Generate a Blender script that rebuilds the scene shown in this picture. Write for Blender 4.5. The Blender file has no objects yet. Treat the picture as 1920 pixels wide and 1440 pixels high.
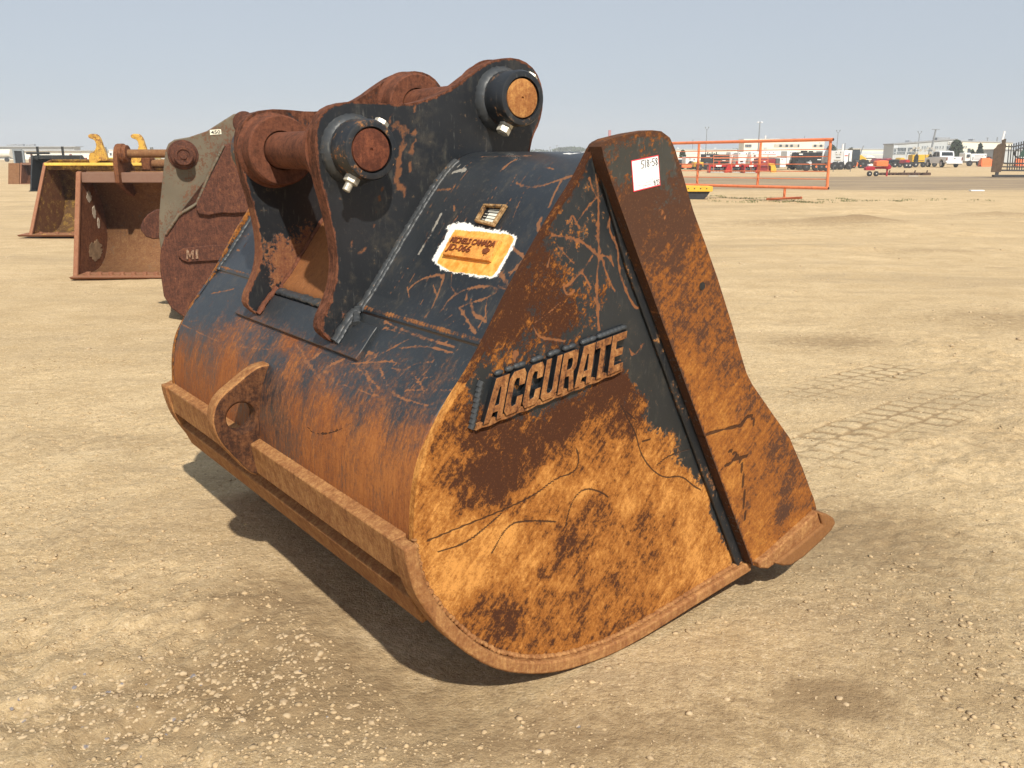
import bpy, bmesh, math, random
import numpy as np
from mathutils import Vector, Matrix
random.seed(7); rng = np.random.default_rng(7)
S = bpy.context.scene
COL = S.collection
R = math.radians

# ------------------------------------------------------------------ camera
FPX, YH, CH = 1700.0, 288.0, 1.6
PITCH = math.atan((720-YH)/FPX)
cam = bpy.data.cameras.new('camera'); camo = bpy.data.objects.new('camera', cam); COL.objects.link(camo)
cam.sensor_width = 36; cam.lens = FPX/1920*36; cam.clip_start = .05; cam.clip_end = 9000
camo.location = (0, 0, CH); camo.rotation_euler = (math.pi/2-PITCH, 0, 0)
S.camera = camo
# ------------------------------------------------------------------ light
SUN_EL, SUN_AZ = 46.0, 165.0          # azimuth clockwise from +Y
w = bpy.data.worlds.new('World'); S.world = w; w.use_nodes = True
nt = w.node_tree; nt.nodes.clear()
sky = nt.nodes.new('ShaderNodeTexSky'); sky.sky_type = 'NISHITA'; sky.sun_disc = False
sky.sun_elevation = R(SUN_EL); sky.sun_rotation = R(SUN_AZ)
sky.air_density = 1.0; sky.dust_density = .35; sky.ozone_density = 2.5; sky.altitude = 100
hs = nt.nodes.new('ShaderNodeHueSaturation'); hs.inputs['Saturation'].default_value = .55
bg = nt.nodes.new('ShaderNodeBackground'); bg.inputs['Strength'].default_value = .080
ow = nt.nodes.new('ShaderNodeOutputWorld')
nt.links.new(sky.outputs[0], hs.inputs['Color']); # smoke haze: the clear-sky model blended with an even pale veil all over the dome
veil = nt.nodes.new('ShaderNodeMix'); veil.data_type = 'RGBA'; veil.inputs[0].default_value = .80; veil.inputs[7].default_value = (5.0, 5.65, 6.5, 1)
nt.links.new(hs.outputs[0], veil.inputs[6]); nt.links.new(veil.outputs[2], bg.inputs[0]); nt.links.new(bg.outputs[0], ow.inputs[0])
sl = bpy.data.lights.new('sun', 'SUN'); sl.energy = 4.6; sl.angle = R(1.2); sl.color = (1, .93, .82)
so = bpy.data.objects.new('sun', sl); COL.objects.link(so)
az, el = R(SUN_AZ), R(SUN_EL)
sd = Vector((math.sin(az)*math.cos(el), math.cos(az)*math.cos(el), math.sin(el)))
so.rotation_euler = sd.to_track_quat('Z', 'Y').to_euler(); so.location = (20, -60, 60)
S.view_settings.view_transform = 'Standard'; S.view_settings.look = 'None'
S.view_settings.gamma = 1; S.view_settings.exposure = .35; S.view_settings.use_curve_mapping = False
S.render.engine = 'CYCLES'

# ------------------------------------------------------------------ measuring helpers (photo pixel -> place)
_F = np.array([0, math.cos(PITCH), -math.sin(PITCH)]); _U = np.array([0, math.sin(PITCH), math.cos(PITCH)]); _X = np.array([1., 0, 0]); _C = np.array([0, 0, CH])
def ray(x, y):
    return _F*FPX+_X*(x-960)-_U*(y-720)
def at(x, y, Y):
    d = ray(x, y); P = _C+d*(Y/d[1]); return Vector(P)
def gnd(x, y, z=0):
    d = ray(x, y); P = _C+d*((z-CH)/d[2]); return Vector(P)
SV = np.array([.80443, .59405, 0]); WV = np.array([-.59405, .80443, 0]); OB = np.array([.0410, 2.4582, 0])
CL = np.array([(_C-OB)@SV, (_C-OB)@WV, CH])
def lray(x, y):
    d = ray(x, y); return np.array([d@SV, d@WV, d[2]])
def pl(x, y, wv):
    """point of the plane w = const of the bucket's own frame -> (s, z)"""
    d = lray(x, y); t = (wv-CL[1])/d[1]; P = CL+t*d; return (P[0], P[2])
def PL(pts, wv): return [pl(x, y, wv) for x, y in pts]

# ------------------------------------------------------------------ object helpers
def tag(o, label=None, cat=None, group=None, kind=None):
    if label: o['label'] = label
    if cat: o['category'] = cat
    if group: o['group'] = group
    if kind: o['kind'] = kind
    return o
def empty(name, loc=(0, 0, 0), rz=0, label=None, cat=None, group=None):
    o = bpy.data.objects.new(name, None); COL.objects.link(o); o.location = loc; o.rotation_euler = (0, 0, rz)
    o.empty_display_size = .2
    return tag(o, label, cat, group)
def link(name, me, mat, parent=None):
    o = bpy.data.objects.new(name, me); COL.objects.link(o)
    if mat is not None and not me.materials: me.materials.append(mat)
    if parent is not None: o.parent = parent
    return o
def shade(me, ang=35):
    me.polygons.foreach_set('use_smooth', np.ones(len(me.polygons), bool))
    try: me.set_sharp_from_angle(angle=R(ang))
    except Exception: pass
def pydata(name, v, f, mat, parent=None, smooth=True, ang=35):
    me = bpy.data.meshes.new(name); me.from_pydata([tuple(p) for p in v], [], f); me.validate(); me.update()
    if smooth: shade(me, ang)
    return link(name, me, mat, parent)
def bevel(o, wd=.004, seg=2, ang=40):
    m = o.modifiers.new('bevel', 'BEVEL'); m.width = wd; m.segments = seg; m.limit_method = 'ANGLE'; m.angle_limit = R(ang)
    return o
class MB:
    def __init__(s): s.v = []; s.f = []
    def add(s, v, f):
        n = len(s.v); s.v += [tuple(p) for p in v]; s.f += [tuple(i+n for i in q) for q in f]; return s
    def box(s, c, d, rz=0, rx=0, ry=0):
        M = Matrix.Translation(Vector(c)) @ Matrix.Rotation(rz, 4, 'Z') @ Matrix.Rotation(ry, 4, 'Y') @ Matrix.Rotation(rx, 4, 'X')
        v = [M @ Vector((x*d[0]/2, y*d[1]/2, z*d[2]/2)) for x in (-1, 1) for y in (-1, 1) for z in (-1, 1)]
        return s.add(v, [(0, 1, 3, 2), (4, 6, 7, 5), (0, 4, 5, 1), (2, 3, 7, 6), (0, 2, 6, 4), (1, 5, 7, 3)])
    def bx(s, x0, x1, y0, y1, z0, z1): return s.box(((x0+x1)/2, (y0+y1)/2, (z0+z1)/2), (x1-x0, y1-y0, z1-z0))
    def cyl(s, p0, p1, r0, r1=None, n=12, cap=True):
        r1 = r0 if r1 is None else r1
        p0 = Vector(p0); p1 = Vector(p1); q = (p1-p0).to_track_quat('Z', 'Y')
        v = []
        for p, r in ((p0, r0), (p1, r1)):
            for i in range(n):
                a = 2*math.pi*i/n; v.append(p+q @ Vector((r*math.cos(a), r*math.sin(a), 0)))
        f = [(i, (i+1) % n, n+(i+1) % n, n+i) for i in range(n)]
        if cap: f += [tuple(range(n-1, -1, -1)), tuple(range(n, 2*n))]
        return s.add(v, f)
    def lathe(s, p0, p1, prof, n=32):
        """prof: list of (t along metres, r)"""
        p0 = Vector(p0); ax = (Vector(p1)-p0).normalized(); q = ax.to_track_quat('Z', 'Y'); v = []; f = []
        for t, r in prof:
            for i in range(n):
                a = 2*math.pi*i/n; v.append(p0+ax*t+q @ Vector((r*math.cos(a), r*math.sin(a), 0)))
        m = len(prof)
        for k in range(m-1):
            for i in range(n): f.append((k*n+i, k*n+(i+1) % n, (k+1)*n+(i+1) % n, (k+1)*n+i))
        f += [tuple(range(n-1, -1, -1)), tuple(range((m-1)*n, m*n))]
        return s.add(v, f)
    def prism(s, poly, a0, a1, axis='y'):
        """poly in (x,z), extruded along y"""
        n = len(poly); v = []
        for a in (a0, a1):
            for p, q in poly:
                v.append((p, a, q) if axis == 'y' else ((a, p, q) if axis == 'x' else (p, q, a)))
        f = [tuple(range(n)), tuple(range(2*n-1, n-1, -1))]+[(i, n+i, n+(i+1) % n, (i+1) % n) for i in range(n)]
        return s.add(v, f)
    def build(s, name, mat, parent=None, smooth=True, ang=35, bev=0):
        o = pydata(name, s.v, s.f, mat, parent, smooth, ang)
        bm = bmesh.new(); bm.from_mesh(o.data); bmesh.ops.recalc_face_normals(bm, faces=bm.faces); bm.to_mesh(o.data); bm.free()
        if smooth: shade(o.data, ang)
        if bev: bevel(o, bev)
        return o
def copy_tree(o, parent=None):
    c = o.copy(); COL.objects.link(c)
    if parent is not None: c.parent = parent
    for ch in list(o.children): copy_tree(ch, c)
    return c

# ------------------------------------------------------------------ node helpers
class NT:
    def __init__(s, name):
        s.m = bpy.data.materials.new(name); s.m.use_nodes = True; s.t = s.m.node_tree; s.t.nodes.clear()
        s.out = s.t.nodes.new('ShaderNodeOutputMaterial'); s.b = s.t.nodes.new('ShaderNodeBsdfPrincipled')
        s.t.links.new(s.b.outputs[0], s.out.inputs[0])
    def n(s, typ, **k):
        x = s.t.nodes.new(typ)
        for a, b in k.items(): setattr(x, a, b)
        return x
    def l(s, a, b): s.t.links.new(a, b)
    def val(s, sock, v):
        if hasattr(v, 'default_value') or hasattr(v, 'is_linked'): s.l(v, sock)
        else: sock.default_value = v
    def math(s, op, a, b=0., c=0., clamp=False):
        x = s.n('ShaderNodeMath', operation=op, use_clamp=clamp)
        for i, v in enumerate((a, b, c)): s.val(x.inputs[i], v)
        return x.outputs[0]
    def coord(s, scale=(1, 1, 1), rot=0):
        tc = s.n('ShaderNodeTexCoord'); mp = s.n('ShaderNodeMapping'); mp.inputs['Scale'].default_value = scale; mp.vector_type = 'TEXTURE' if False else 'POINT'
        if rot:
            m0 = s.n('ShaderNodeMapping'); m0.inputs['Rotation'].default_value = (0, rot, 0); s.l(tc.outputs['Object'], m0.inputs[0]); s.l(m0.outputs[0], mp.inputs[0])
        else: s.l(tc.outputs['Object'], mp.inputs[0])
        return mp.outputs[0]
    def noise(s, vec, scale, detail=6, rough=.6, dist=0):
        x = s.n('ShaderNodeTexNoise'); s.l(vec, x.inputs['Vector'])
        x.inputs['Scale'].default_value = scale; x.inputs['Detail'].default_value = detail; x.inputs['Roughness'].default_value = rough; x.inputs['Distortion'].default_value = dist
        return x.outputs[0]
    def step(s, v, a, b, lo=0., hi=1.):
        x = s.n('ShaderNodeMapRange', interpolation_type='SMOOTHSTEP'); s.val(x.inputs[0], v)
        x.inputs[1].default_value = a; x.inputs[2].default_value = b; x.inputs[3].default_value = lo; x.inputs[4].default_value = hi
        return x.outputs[0]
    def mix(s, f, a, b):
        x = s.n('ShaderNodeMix', data_type='RGBA'); s.val(x.inputs[0], f)
        for i, v in ((6, a), (7, b)):
            if isinstance(v, (tuple, list)): x.inputs[i].default_value = (*v[:3], 1)
            else: s.l(v, x.inputs[i])
        return x.outputs[2]
    def bump(s, h, strength=.3, dist=.01):
        x = s.n('ShaderNodeBump'); s.l(h, x.inputs['Height']); x.inputs['Strength'].default_value = strength; x.inputs['Distance'].default_value = dist
        s.l(x.outputs[0], s.b.inputs['Normal'])
    def attr(s, name):
        a = s.n('ShaderNodeAttribute', attribute_name=name); sp = s.n('ShaderNodeSeparateColor'); s.l(a.outputs['Color'], sp.inputs[0])
        return sp.outputs[0], sp.outputs[1], sp.outputs[2], a.outputs['Alpha']

def worn_steel(name, paint=(.012, .015, .019), dark=(.055, .022, .013), mid=(.26, .095, .032), light=(.56, .29, .105),
               mark=(.33, .13, .05), prough=.4, contrast=.9, streak=(1, 1, 1), base=None, usepaint=False, bumpk=1.0, sheen=.5, film=.22, rot=0):
    """painted steel with rust: attribute 'wear' = (rust cover, rust tone, scratch, dark line)"""
    N = NT(name); co = N.coord(); cs = N.coord(streak)
    if base is None: r, t, k, a = N.attr('wear')
    else: r, t, k, a = base
    n1 = N.noise(cs, 7, 9, .66); n2 = N.noise(cs, 42, 7, .7); n3 = N.noise(cs, 11, 9, .72, .6); n4 = N.noise(co, 170, 4, .7); n5 = N.noise(co, 2.2, 4, .6)
    # rust cover
    nf = N.noise(co, 95, 5, .75); nstk = N.noise(N.coord((70, 70, 9), rot), 1, 7, .72)
    e = N.math('MULTIPLY_ADD', n1, 1.3, -.65); e = N.math('MULTIPLY_ADD', n2, 1.2, N.math('ADD', e, -.6)); e = N.math('MULTIPLY_ADD', nf, .9, N.math('ADD', e, -.45))
    e = N.math('MULTIPLY_ADD', nstk, .5, N.math('ADD', e, -.25))
    cov = N.step(N.math('ADD', N.math('MULTIPLY', r, 1.25) if base is None else r*1.25, e), .46, .46+film)
    tt = N.math('MULTIPLY_ADD', n3, contrast*1.7, -contrast*.85); tt = N.math('MULTIPLY_ADD', n2, contrast*1.7, N.math('ADD', tt, -contrast*.85)); tt = N.math('MULTIPLY_ADD', nf, contrast*1.5, N.math('ADD', tt, -contrast*.75))
    tt = N.math('MULTIPLY_ADD', nstk, contrast*1.6, N.math('ADD', tt, -contrast*.8))
    tt = N.math('ADD', tt, t)
    tl = N.step(tt, .25, 1.05); 
    dk = N.step(tt, -.12, .36)
    rc = N.mix(tl, mid, light); rc = N.mix(dk, dark, rc)
    sp = N.math('MULTIPLY', N.step(n4, .56, .72, 0, .55), N.math('MULTIPLY_ADD', tl, .75, .25)); rc = N.mix(sp, rc, tuple(min(1, c*1.35+.02) for c in light))
    sp2 = N.step(n4, .44, .30, 0, .6); rc = N.mix(sp2, rc, tuple(c*.9 for c in dark))
    # paint with dust and specks
    n6 = N.noise(N.coord((70, 70, 12)), 1, 5, .7)
    pc = N.mix(N.step(n5, .35, .75, 0, .5), paint, tuple(c*1.7+.006 for c in paint))
    pc = N.mix(N.step(n6, .60, .74, 0, .38), pc, (.20, .19, .165))
    pc = N.mix(N.step(n2, .61, .70, 0, .55), pc, (.17, .11, .06)); pc = N.mix(N.step(nf, .64, .74, 0, .5), pc, (.16, .14, .11))
    pc = N.mix(N.step(N.noise(N.coord((30, 30, 8)), 1, 7, .75), .56, .72, 0, .35), pc, (.10, .095, .075))
    pc = N.mix(N.step(N.math('ADD', n1, N.math('MULTIPLY_ADD', n2, .6, -.3)), .50, .78, 0, .45), pc, (.085, .072, .052))
    if usepaint:
        pr, pg, pb, pa = N.attr('paint')
        wob = N.math('MULTIPLY_ADD', N.noise(co, 38, 7, .78), 1.7, -.85)
        wm = N.step(N.math('ADD', pr, wob), .44, .56); om = N.step(N.math('ADD', pg, N.math('MULTIPLY', wob, .6)), .44, .56)
        gm = N.step(N.math('ADD', pb, wob), .40, .6)
        pc = N.mix(gm, pc, (.30, .28, .24)); pc = N.mix(wm, pc, (.86, .84, .78))
    mk = N.step(N.math('ADD', k if base is None else 0., N.math('MULTIPLY_ADD', n2, 1.1, N.math('MULTIPLY_ADD', nf, 1.1, -1.1))), .36, .92, 0, .82)
    mcol = N.mix(n3, tuple(c*.75 for c in mark), tuple(min(1, c*1.25) for c in mark))
    c = N.mix(cov, pc, rc); c = N.mix(mk, c, mcol)
    if base is None:
        ln = N.step(N.math('ADD', a, N.math('MULTIPLY_ADD', n2, .5, -.25)), .4, .6, 0, .85); c = N.mix(ln, c, (.035, .018, .012))
    if usepaint:
        oc = N.mix(N.step(N.noise(co, 30, 6, .7), .35, .65), (.84, .27, .035), (.92, .50, .12))
        oc = N.mix(N.step(N.noise(co, 90, 4, .7), .6, .75, 0, .7), oc, (.42, .12, .03))
        c = N.mix(om, c, oc)
    N.l(c, N.b.inputs['Base Color'])
    rr = N.math('MAXIMUM', cov, mk); rg = N.math('MULTIPLY_ADD', rr, .82-prough, prough); rg = N.math('ADD', rg, N.math('MULTIPLY_ADD', n2, .24, -.12))
    N.l(rg, N.b.inputs['Roughness']); N.l(N.math('MULTIPLY_ADD', rr, .12-sheen, sheen), N.b.inputs['Specular IOR Level'])
    h = N.math('MULTIPLY', N.math('MULTIPLY', cov, tl), .5); h = N.math('MULTIPLY_ADD', n4, N.math('MULTIPLY', cov, .5), h); h = N.math('MULTIPLY_ADD', n2, .35, h)
    h = N.math('MULTIPLY_ADD', mk, -.25, h)
    if base is None: h = N.math('MULTIPLY_ADD', ln, -1.2, h)
    N.bump(h, .75*bumpk, .0022)
    return N.m
def plain(name, col, rough=.6, var=.25, scale=3, metal=0, bump=0, dirt=None, bs=40):
    N = NT(name); co = N.coord(); n = N.noise(co, scale, 5, .65)
    c = N.mix(N.step(n, .3, .7), tuple(x*(1-var) for x in col), tuple(min(1, x*(1+var*.5)) for x in col))
    if dirt is not None:
        c = N.mix(N.step(N.noise(co, scale*2.7, 7, .7), .52, .68, 0, .8), c, dirt)
    N.l(c, N.b.inputs['Base Color']); N.b.inputs['Roughness'].default_value = rough; N.b.inputs['Metallic'].default_value = metal
    if bump: N.bump(N.noise(co, bs, 5, .7), bump, .01)
    return N.m
PI = math.pi
# ================================================================== THE BUCKET (local frame: x = s, y = w, z = up)
_T = {}
def vnoise(x, y, seed, tab=512):
    if seed not in _T: _T[seed] = np.random.default_rng(seed).random((tab, tab))
    T = _T[seed]
    xi = np.floor(x).astype(int); yi = np.floor(y).astype(int); fx = x-xi; fy = y-yi; fx = fx*fx*(3-2*fx); fy = fy*fy*(3-2*fy)
    g = lambda a, b: T[a % tab, b % tab]
    return (g(xi, yi)*(1-fx)+g(xi+1, yi)*fx)*(1-fy)+(g(xi, yi+1)*(1-fx)+g(xi+1, yi+1)*fx)*fy-.5
def segdist(P, poly):
    d = np.full(len(P), 9.)
    for a, b in zip(poly[:-1], poly[1:]):
        a = np.array(a); b = np.array(b); ab = b-a; L = max(ab@ab, 1e-9)
        t = np.clip(((P-a)@ab)/L, 0, 1); d = np.minimum(d, np.hypot(*(P-a-t[:, None]*ab).T))
    return d
def idw(P, pts, vals, pw=3.0):
    pts = np.array(pts); vals = np.array(vals, float); W = np.zeros(len(P)); A = np.zeros((len(P), vals.shape[1]))
    for p, v in zip(pts, vals):
        k = 1/(np.hypot(*(P-p).T)+.012)**pw; W += k; A += k[:, None]*v
    return A/W[:, None]
def inpoly(P, poly):
    c = np.zeros(len(P), bool); n = len(poly)
    for i in range(n):
        (x1, y1), (x2, y2) = poly[i], poly[(i+1) % n]
        m = ((y1 > P[:, 1]) != (y2 > P[:, 1])); c ^= m & (P[:, 0] < (x2-x1)*(P[:, 1]-y1)/((y2-y1) if y2 != y1 else 1e-9)+x1)
    return c
def sdist(P, poly):
    d = segdist(P, list(poly)+[poly[0]]); return np.where(inpoly(P, poly), -d, d)
def sm(x, a, b):
    t = np.clip((x-a)/(b-a), 0, 1); return t*t*(3-2*t)
def setattr4(me, name, arr):
    a = me.attributes.new(name, 'FLOAT_COLOR', 'POINT'); a.data.foreach_set('color', np.ascontiguousarray(arr, np.float32).ravel())
def strokes(P, lst, base=.0, even=False):
    out = np.full(len(P), base)
    if not lst: return out
    big = 1+1.1*vnoise(P[:, 0]*55, P[:, 1]*55, 91)+.9*vnoise(P[:, 0]*130, P[:, 1]*130, 92); amp = np.clip(.92+.8*vnoise(P[:, 0]*14, P[:, 1]*14, 93)+.4*vnoise(P[:, 0]*45, P[:, 1]*45, 94), .4, 1.15)
    if even: big = 1+.3*(big-1); amp = 1.0
    for wd, pts in lst:
        d = segdist(P, pts)*big; out = np.maximum(out, 1-sm(d, wd*.35, wd*1.25))
    return np.where(out > base, base+(out-base)*amp, out)
def smoothpoly(pts, n=3):
    """Chaikin on an open polyline"""
    for _ in range(n):
        q = [pts[0]]
        for a, b in zip(pts[:-1], pts[1:]):
            q += [(a[0]*.75+b[0]*.25, a[1]*.75+b[1]*.25), (a[0]*.25+b[0]*.75, a[1]*.25+b[1]*.75)]
        pts = q+[pts[-1]]
    return pts
class Surf:
    def __init__(s, prof):
        s.p = np.array(prof); d = np.hypot(*(s.p[1:]-s.p[:-1]).T); s.u = np.r_[0, np.cumsum(d)]; s.L = s.u[-1]
        t = np.gradient(s.p, s.u, axis=0); t /= np.hypot(*t.T)[:, None]; s.nr = np.stack([-t[:, 1], t[:, 0]], 1)
    def sz(s, u, off=0):
        u = np.asarray(u); x = np.interp(u, s.u, s.p[:, 0]); z = np.interp(u, s.u, s.p[:, 1])
        nx = np.interp(u, s.u, s.nr[:, 0]); nz = np.interp(u, s.u, s.nr[:, 1]); return x+nx*off, z+nz*off
    def hit(s, px, py):
        d = lray(px, py); best = None
        for i in range(len(s.p)-1):
            a = s.p[i]; e = s.p[i+1]-a
            M = np.array([[d[0], -e[0]], [d[2], -e[1]]]); D = np.linalg.det(M)
            if abs(D) < 1e-9: continue
            t, k = np.linalg.solve(M, a-np.array([CL[0], CL[2]]))
            if -1e-3 <= k <= 1.001 and t > 0 and (best is None or t < best[0]): best = (t, s.u[i]+k*(s.u[i+1]-s.u[i]))
        if best is None: return (0, 0)
        return (best[1], CL[1]+best[0]*d[1])
    def hits(s, pts): return [s.hit(x, y) for x, y in pts]
def Z(pts, sc, ox, oy): return [(ox+x/sc, oy+y/sc) for x, y in pts]

M_plate = worn_steel('side_plate_steel', rot=-.75, streak=(1, 1, .8), paint=(.012, .015, .018), light=(.56, .26, .068), mid=(.285, .105, .022), dark=(.058, .022, .011), mark=(.25, .10, .04))
M_shell = worn_steel('shell_steel', paint=(.016, .020, .024), dark=(.080, .042, .024), mid=(.235, .078, .026), light=(.37, .142, .042), mark=(.27, .115, .05), contrast=.5, streak=(1.6, 1.6, .55), prough=.42, usepaint=True, film=.95)
M_panel = worn_steel('panel_steel', paint=(.015, .019, .024), dark=(.085, .045, .024), mid=(.22, .088, .034), light=(.32, .14, .05), mark=(.26, .115, .052), contrast=.5, streak=(1.6, 1.6, .5), prough=.38, usepaint=True, film=.4)
M_cutter = worn_steel('cutter_steel', rot=-.85, mid=(.25, .088, .020), light=(.46, .20, .045), dark=(.075, .036, .022), contrast=.75, paint=(.035, .034, .028))
M_ear = worn_steel('hanger_steel', mid=(.16, .062, .035), light=(.30, .14, .06), mark=(.20, .085, .04), paint=(.008, .0095, .012), contrast=.6, prough=.42)
M_edge = worn_steel('wear_bar_steel', base=(1.0, .55, 0, 0), mid=(.235, .10, .038), light=(.42, .22, .085), dark=(.10, .045, .022), contrast=.75)
M_edge2 = worn_steel('lip_steel', base=(1.0, .42, 0, 0), mid=(.21, .095, .036), light=(.32, .16, .06), dark=(.10, .045, .025), contrast=.4)
M_brown = worn_steel('brown_rust_steel', base=(1.0, .2, 0, 0), mid=(.15, .056, .032), light=(.27, .12, .05), dark=(.065, .028, .018), contrast=.5)
M_pinface = worn_steel('pin_face_rust', base=(1.0, .10, 0, 0), mid=(.17, .056, .03), light=(.34, .14, .05), dark=(.08, .028, .018), contrast=.6)
M_pinorange = worn_steel('pin_face_orange_rust', base=(1.0, .55, 0, 0), mid=(.30, .12, .04), light=(.55, .28, .09), dark=(.14, .05, .02), contrast=.8)
M_black = worn_steel('black_collar', base=(.26, .3, 0, 0), prough=.45, paint=(.009, .011, .014), mid=(.2, .08, .035))
M_weld = worn_steel('weld_paint', base=(.16, .3, 0, 0), prough=.48, paint=(.030, .034, .038), bumpk=1.5, sheen=.5)
M_letter = worn_steel('letter_face_rust', base=(1.0, .35, 0, 0), mid=(.24, .10, .036), light=(.48, .25, .095), dark=(.07, .03, .018), contrast=.9)
M_blackflat = plain('black_paint', (.012, .014, .017), .38, .3, 20)
M_bolt = plain('zinc_bolt', (.62, .58, .48), .38, .25, 30, metal=.35, dirt=(.30, .22, .13), bump=.2)

B = empty('excavator_bucket', (OB[0], OB[1], 0), math.atan2(SV[1], SV[0]),
          'large black and rust orange excavator bucket with raised letters, filling the foreground', 'bucket')
def lprism(name, poly, w0, w1, mat, parent=B, bev=.004, label=None):
    m = MB(); m.prism(poly, w0, w1); o = m.build(name, mat, parent, ang=30)
    if bev: bevel(o, bev, 2)
    if label: o['label'] = label
    return o

# ---- side plates ------------------------------------------------
W1 = 2.22
pl_left = [(.275, 1.632), (.26, 1.629), (.204, 1.539), (.119, 1.440), (.045, 1.341), (-.028, 1.244), (-.109, 1.113), (-.172, 1.025), (-.241, .947), (-.293, .867), (-.332, .80), (-.351, .714),
           (-.358, .631), (-.360, .56), (-.350, .48), (-.322, .40), (-.268, .30), (-.17, .185), (-.08, .118), (0, .082), (.159, .036), (.364, .02), (.5, .027)]
pl_left = smoothpoly(pl_left, 2)
pl_right = [(.285, 1.632), (.31, 1.60), (.44, 1.32), (.70, .85), (1.07, .16), (1.075, .115), (.82, .085), (.61, .045), (.5, .027)]
def row_s(poly, z):
    p = np.array(poly)[::-1]; return np.interp(z, p[:, 1], p[:, 0])
def mono(poly):
    out = [poly[0]]
    for p in poly[1:]:
        out.append((p[0], min(p[1], out[-1][1]-1e-4)))
    return out
def side_plate(wo, wi, dense, label):
    zt, zb = 1.632, .0202
    L = mono([(a, b) for a, b in pl_left if a < .366]); Rr = mono(pl_right[:-1]+[(.37, .0201)])
    nz, ns = (400, 300) if dense else (60, 20)
    zz = zt-(zt-zb)*np.linspace(0, 1, nz)
    l = np.interp(zz, np.array(L)[::-1, 1], np.array(L)[::-1, 0]); r = np.interp(zz, np.array(Rr)[::-1, 1], np.array(Rr)[::-1, 0])
    r = np.maximum(r, l+.004)
    t = np.linspace(0, 1, ns); Sg = l[:, None]+(r-l)[:, None]*t[None]; Zg = np.repeat(zz[:, None], ns, 1)
    P = np.stack([Sg.ravel(), Zg.ravel()], 1); n = len(P)
    v = np.concatenate([np.stack([P[:, 0], np.full(n, wo), P[:, 1]], 1), np.stack([P[:, 0], np.full(n, wi), P[:, 1]], 1)])
    idx = np.arange(n).reshape(nz, ns)
    a, b, c, d = idx[:-1, :-1].ravel(), idx[:-1, 1:].ravel(), idx[1:, 1:].ravel(), idx[1:, :-1].ravel()
    F = [np.stack([a, d, c, b], 1), np.stack([a+n, b+n, c+n, d+n], 1)]
    bd = np.r_[idx[0, :], idx[1:, -1], idx[-1, ::-1][1:], idx[::-1, 0][1:]]
    F.append(np.stack([bd[:-1], bd[1:], bd[1:]+n, bd[:-1]+n], 1))
    F = np.concatenate(F); 
    if wo > wi: F = F[:, ::-1]
    me = bpy.data.meshes.new('side_plate'); me.from_pydata(v.tolist(), [], F.tolist()); me.update(); shade(me, 40)
    A = np.zeros((n, 4))
    if dense:
        P2 = P
        samp = [((1185, 480), -.1, .3), ((1232, 620), -.1, .3), ((1272, 740), -.15, .3), ((1312, 850), -.15, .4), ((1350, 955), -.1, .5), ((1382, 1012), .05, .6), ((1210, 640), -.05, .3), ((1240, 730), 0, .3), ((1165, 460), .0, .3), ((1222, 560), -.1, .3), ((1155, 600), .05, .3), ((1205, 700), .05, .2), ((1118, 300), .05, .5), ((1095, 380), .1, .4), ((1150, 400), .12, .5), ((1060, 450), .22, .4), ((1010, 520), .5, .05), ((960, 600), .62, .0), ((1040, 600), .58, .02), ((1120, 560), .3, .3), ((1180, 560), .05, .3),
                ((1185, 640), .05, .3), ((1090, 640), .2, .3), ((940, 680), .35, .4), ((1000, 650), .4, .2), ((1190, 700), .1, .3), ((1235, 760), .02, .3), ((1290, 860), .06, .5), ((1345, 970), .22, .6), ((1385, 1035), .35, .7),
                ((1000, 740), .2, .2), ((1100, 700), .2, .2), ((900, 830), .9, .05), ((960, 850), .98, .0), ((1050, 800), .95, .0), ((1130, 740), .9, .0), ((1170, 720), .85, -.05), ((1200, 760), .7, .2), ((1030, 700), .1, .2), ((920, 740), .1, .3),
                ((860, 790), .85, .5), ((835, 850), .95, .5), ((880, 790), .6, .3), ((905, 890), 1, -.1), ((945, 905), 1, -.1), ((880, 930), 1, .15), ((1000, 850), 1, .15), ((1020, 900), 1, .75), ((1080, 860), 1, .55), ((1130, 800), 1, .3), ((1160, 830), 1, .55), ((1210, 850), .95, .7), ((1180, 790), 1, .2),
                ((1100, 920), 1, .85), ((1250, 930), .95, .85), ((1180, 950), 1, .85), ((1310, 960), .9, .8), ((1280, 890), .8, .7), ((830, 950), 1, .7), ((880, 985), 1, .85), ((950, 1000), 1, .95), ((1060, 950), 1, .4), ((1070, 1010), 1, .15), ((1120, 975), 1, .35), ((1200, 975), 1, .3), ((1240, 985), 1, .35), ((1110, 940), 1, .25),
                ((1000, 1060), 1, .85), ((880, 1080), 1, .9), ((1050, 1090), 1, .5), ((1110, 1060), 1, .5), ((1200, 1050), 1, .5), ((1160, 1090), 1, .25), ((1300, 1040), 1, .75), ((1330, 990), .95, .75), ((900, 1150), 1, .3), ((950, 1160), 1, .1), ((1000, 1070), 1, .7), ((1000, 1010), 1, .6), ((1010, 1070), 1, .2), ((1030, 1150), 1, .45), ((1100, 1130), 1, .35), ((850, 1100), 1, .9),
                ((1000, 1200), 1, .45), ((1180, 1150), 1, .35), ((1350, 1060), 1, .8), ((1250, 1100), 1, .65), ((820, 1060), 1, .8), ((1080, 1200), 1, .35)]
        pts = [pl(*q[0], .03) for q in samp]; f = idw(P2, pts, [q[1:] for q in samp], 3.2)
        A[:, 0] = f[:, 0]; A[:, 1] = -.30+1.12*f[:, 1]+.10*(1-sm(P2[:, 1], .6, .9))
        lq = [(x, y) for x, y in pl_left if y > .56]
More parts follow.
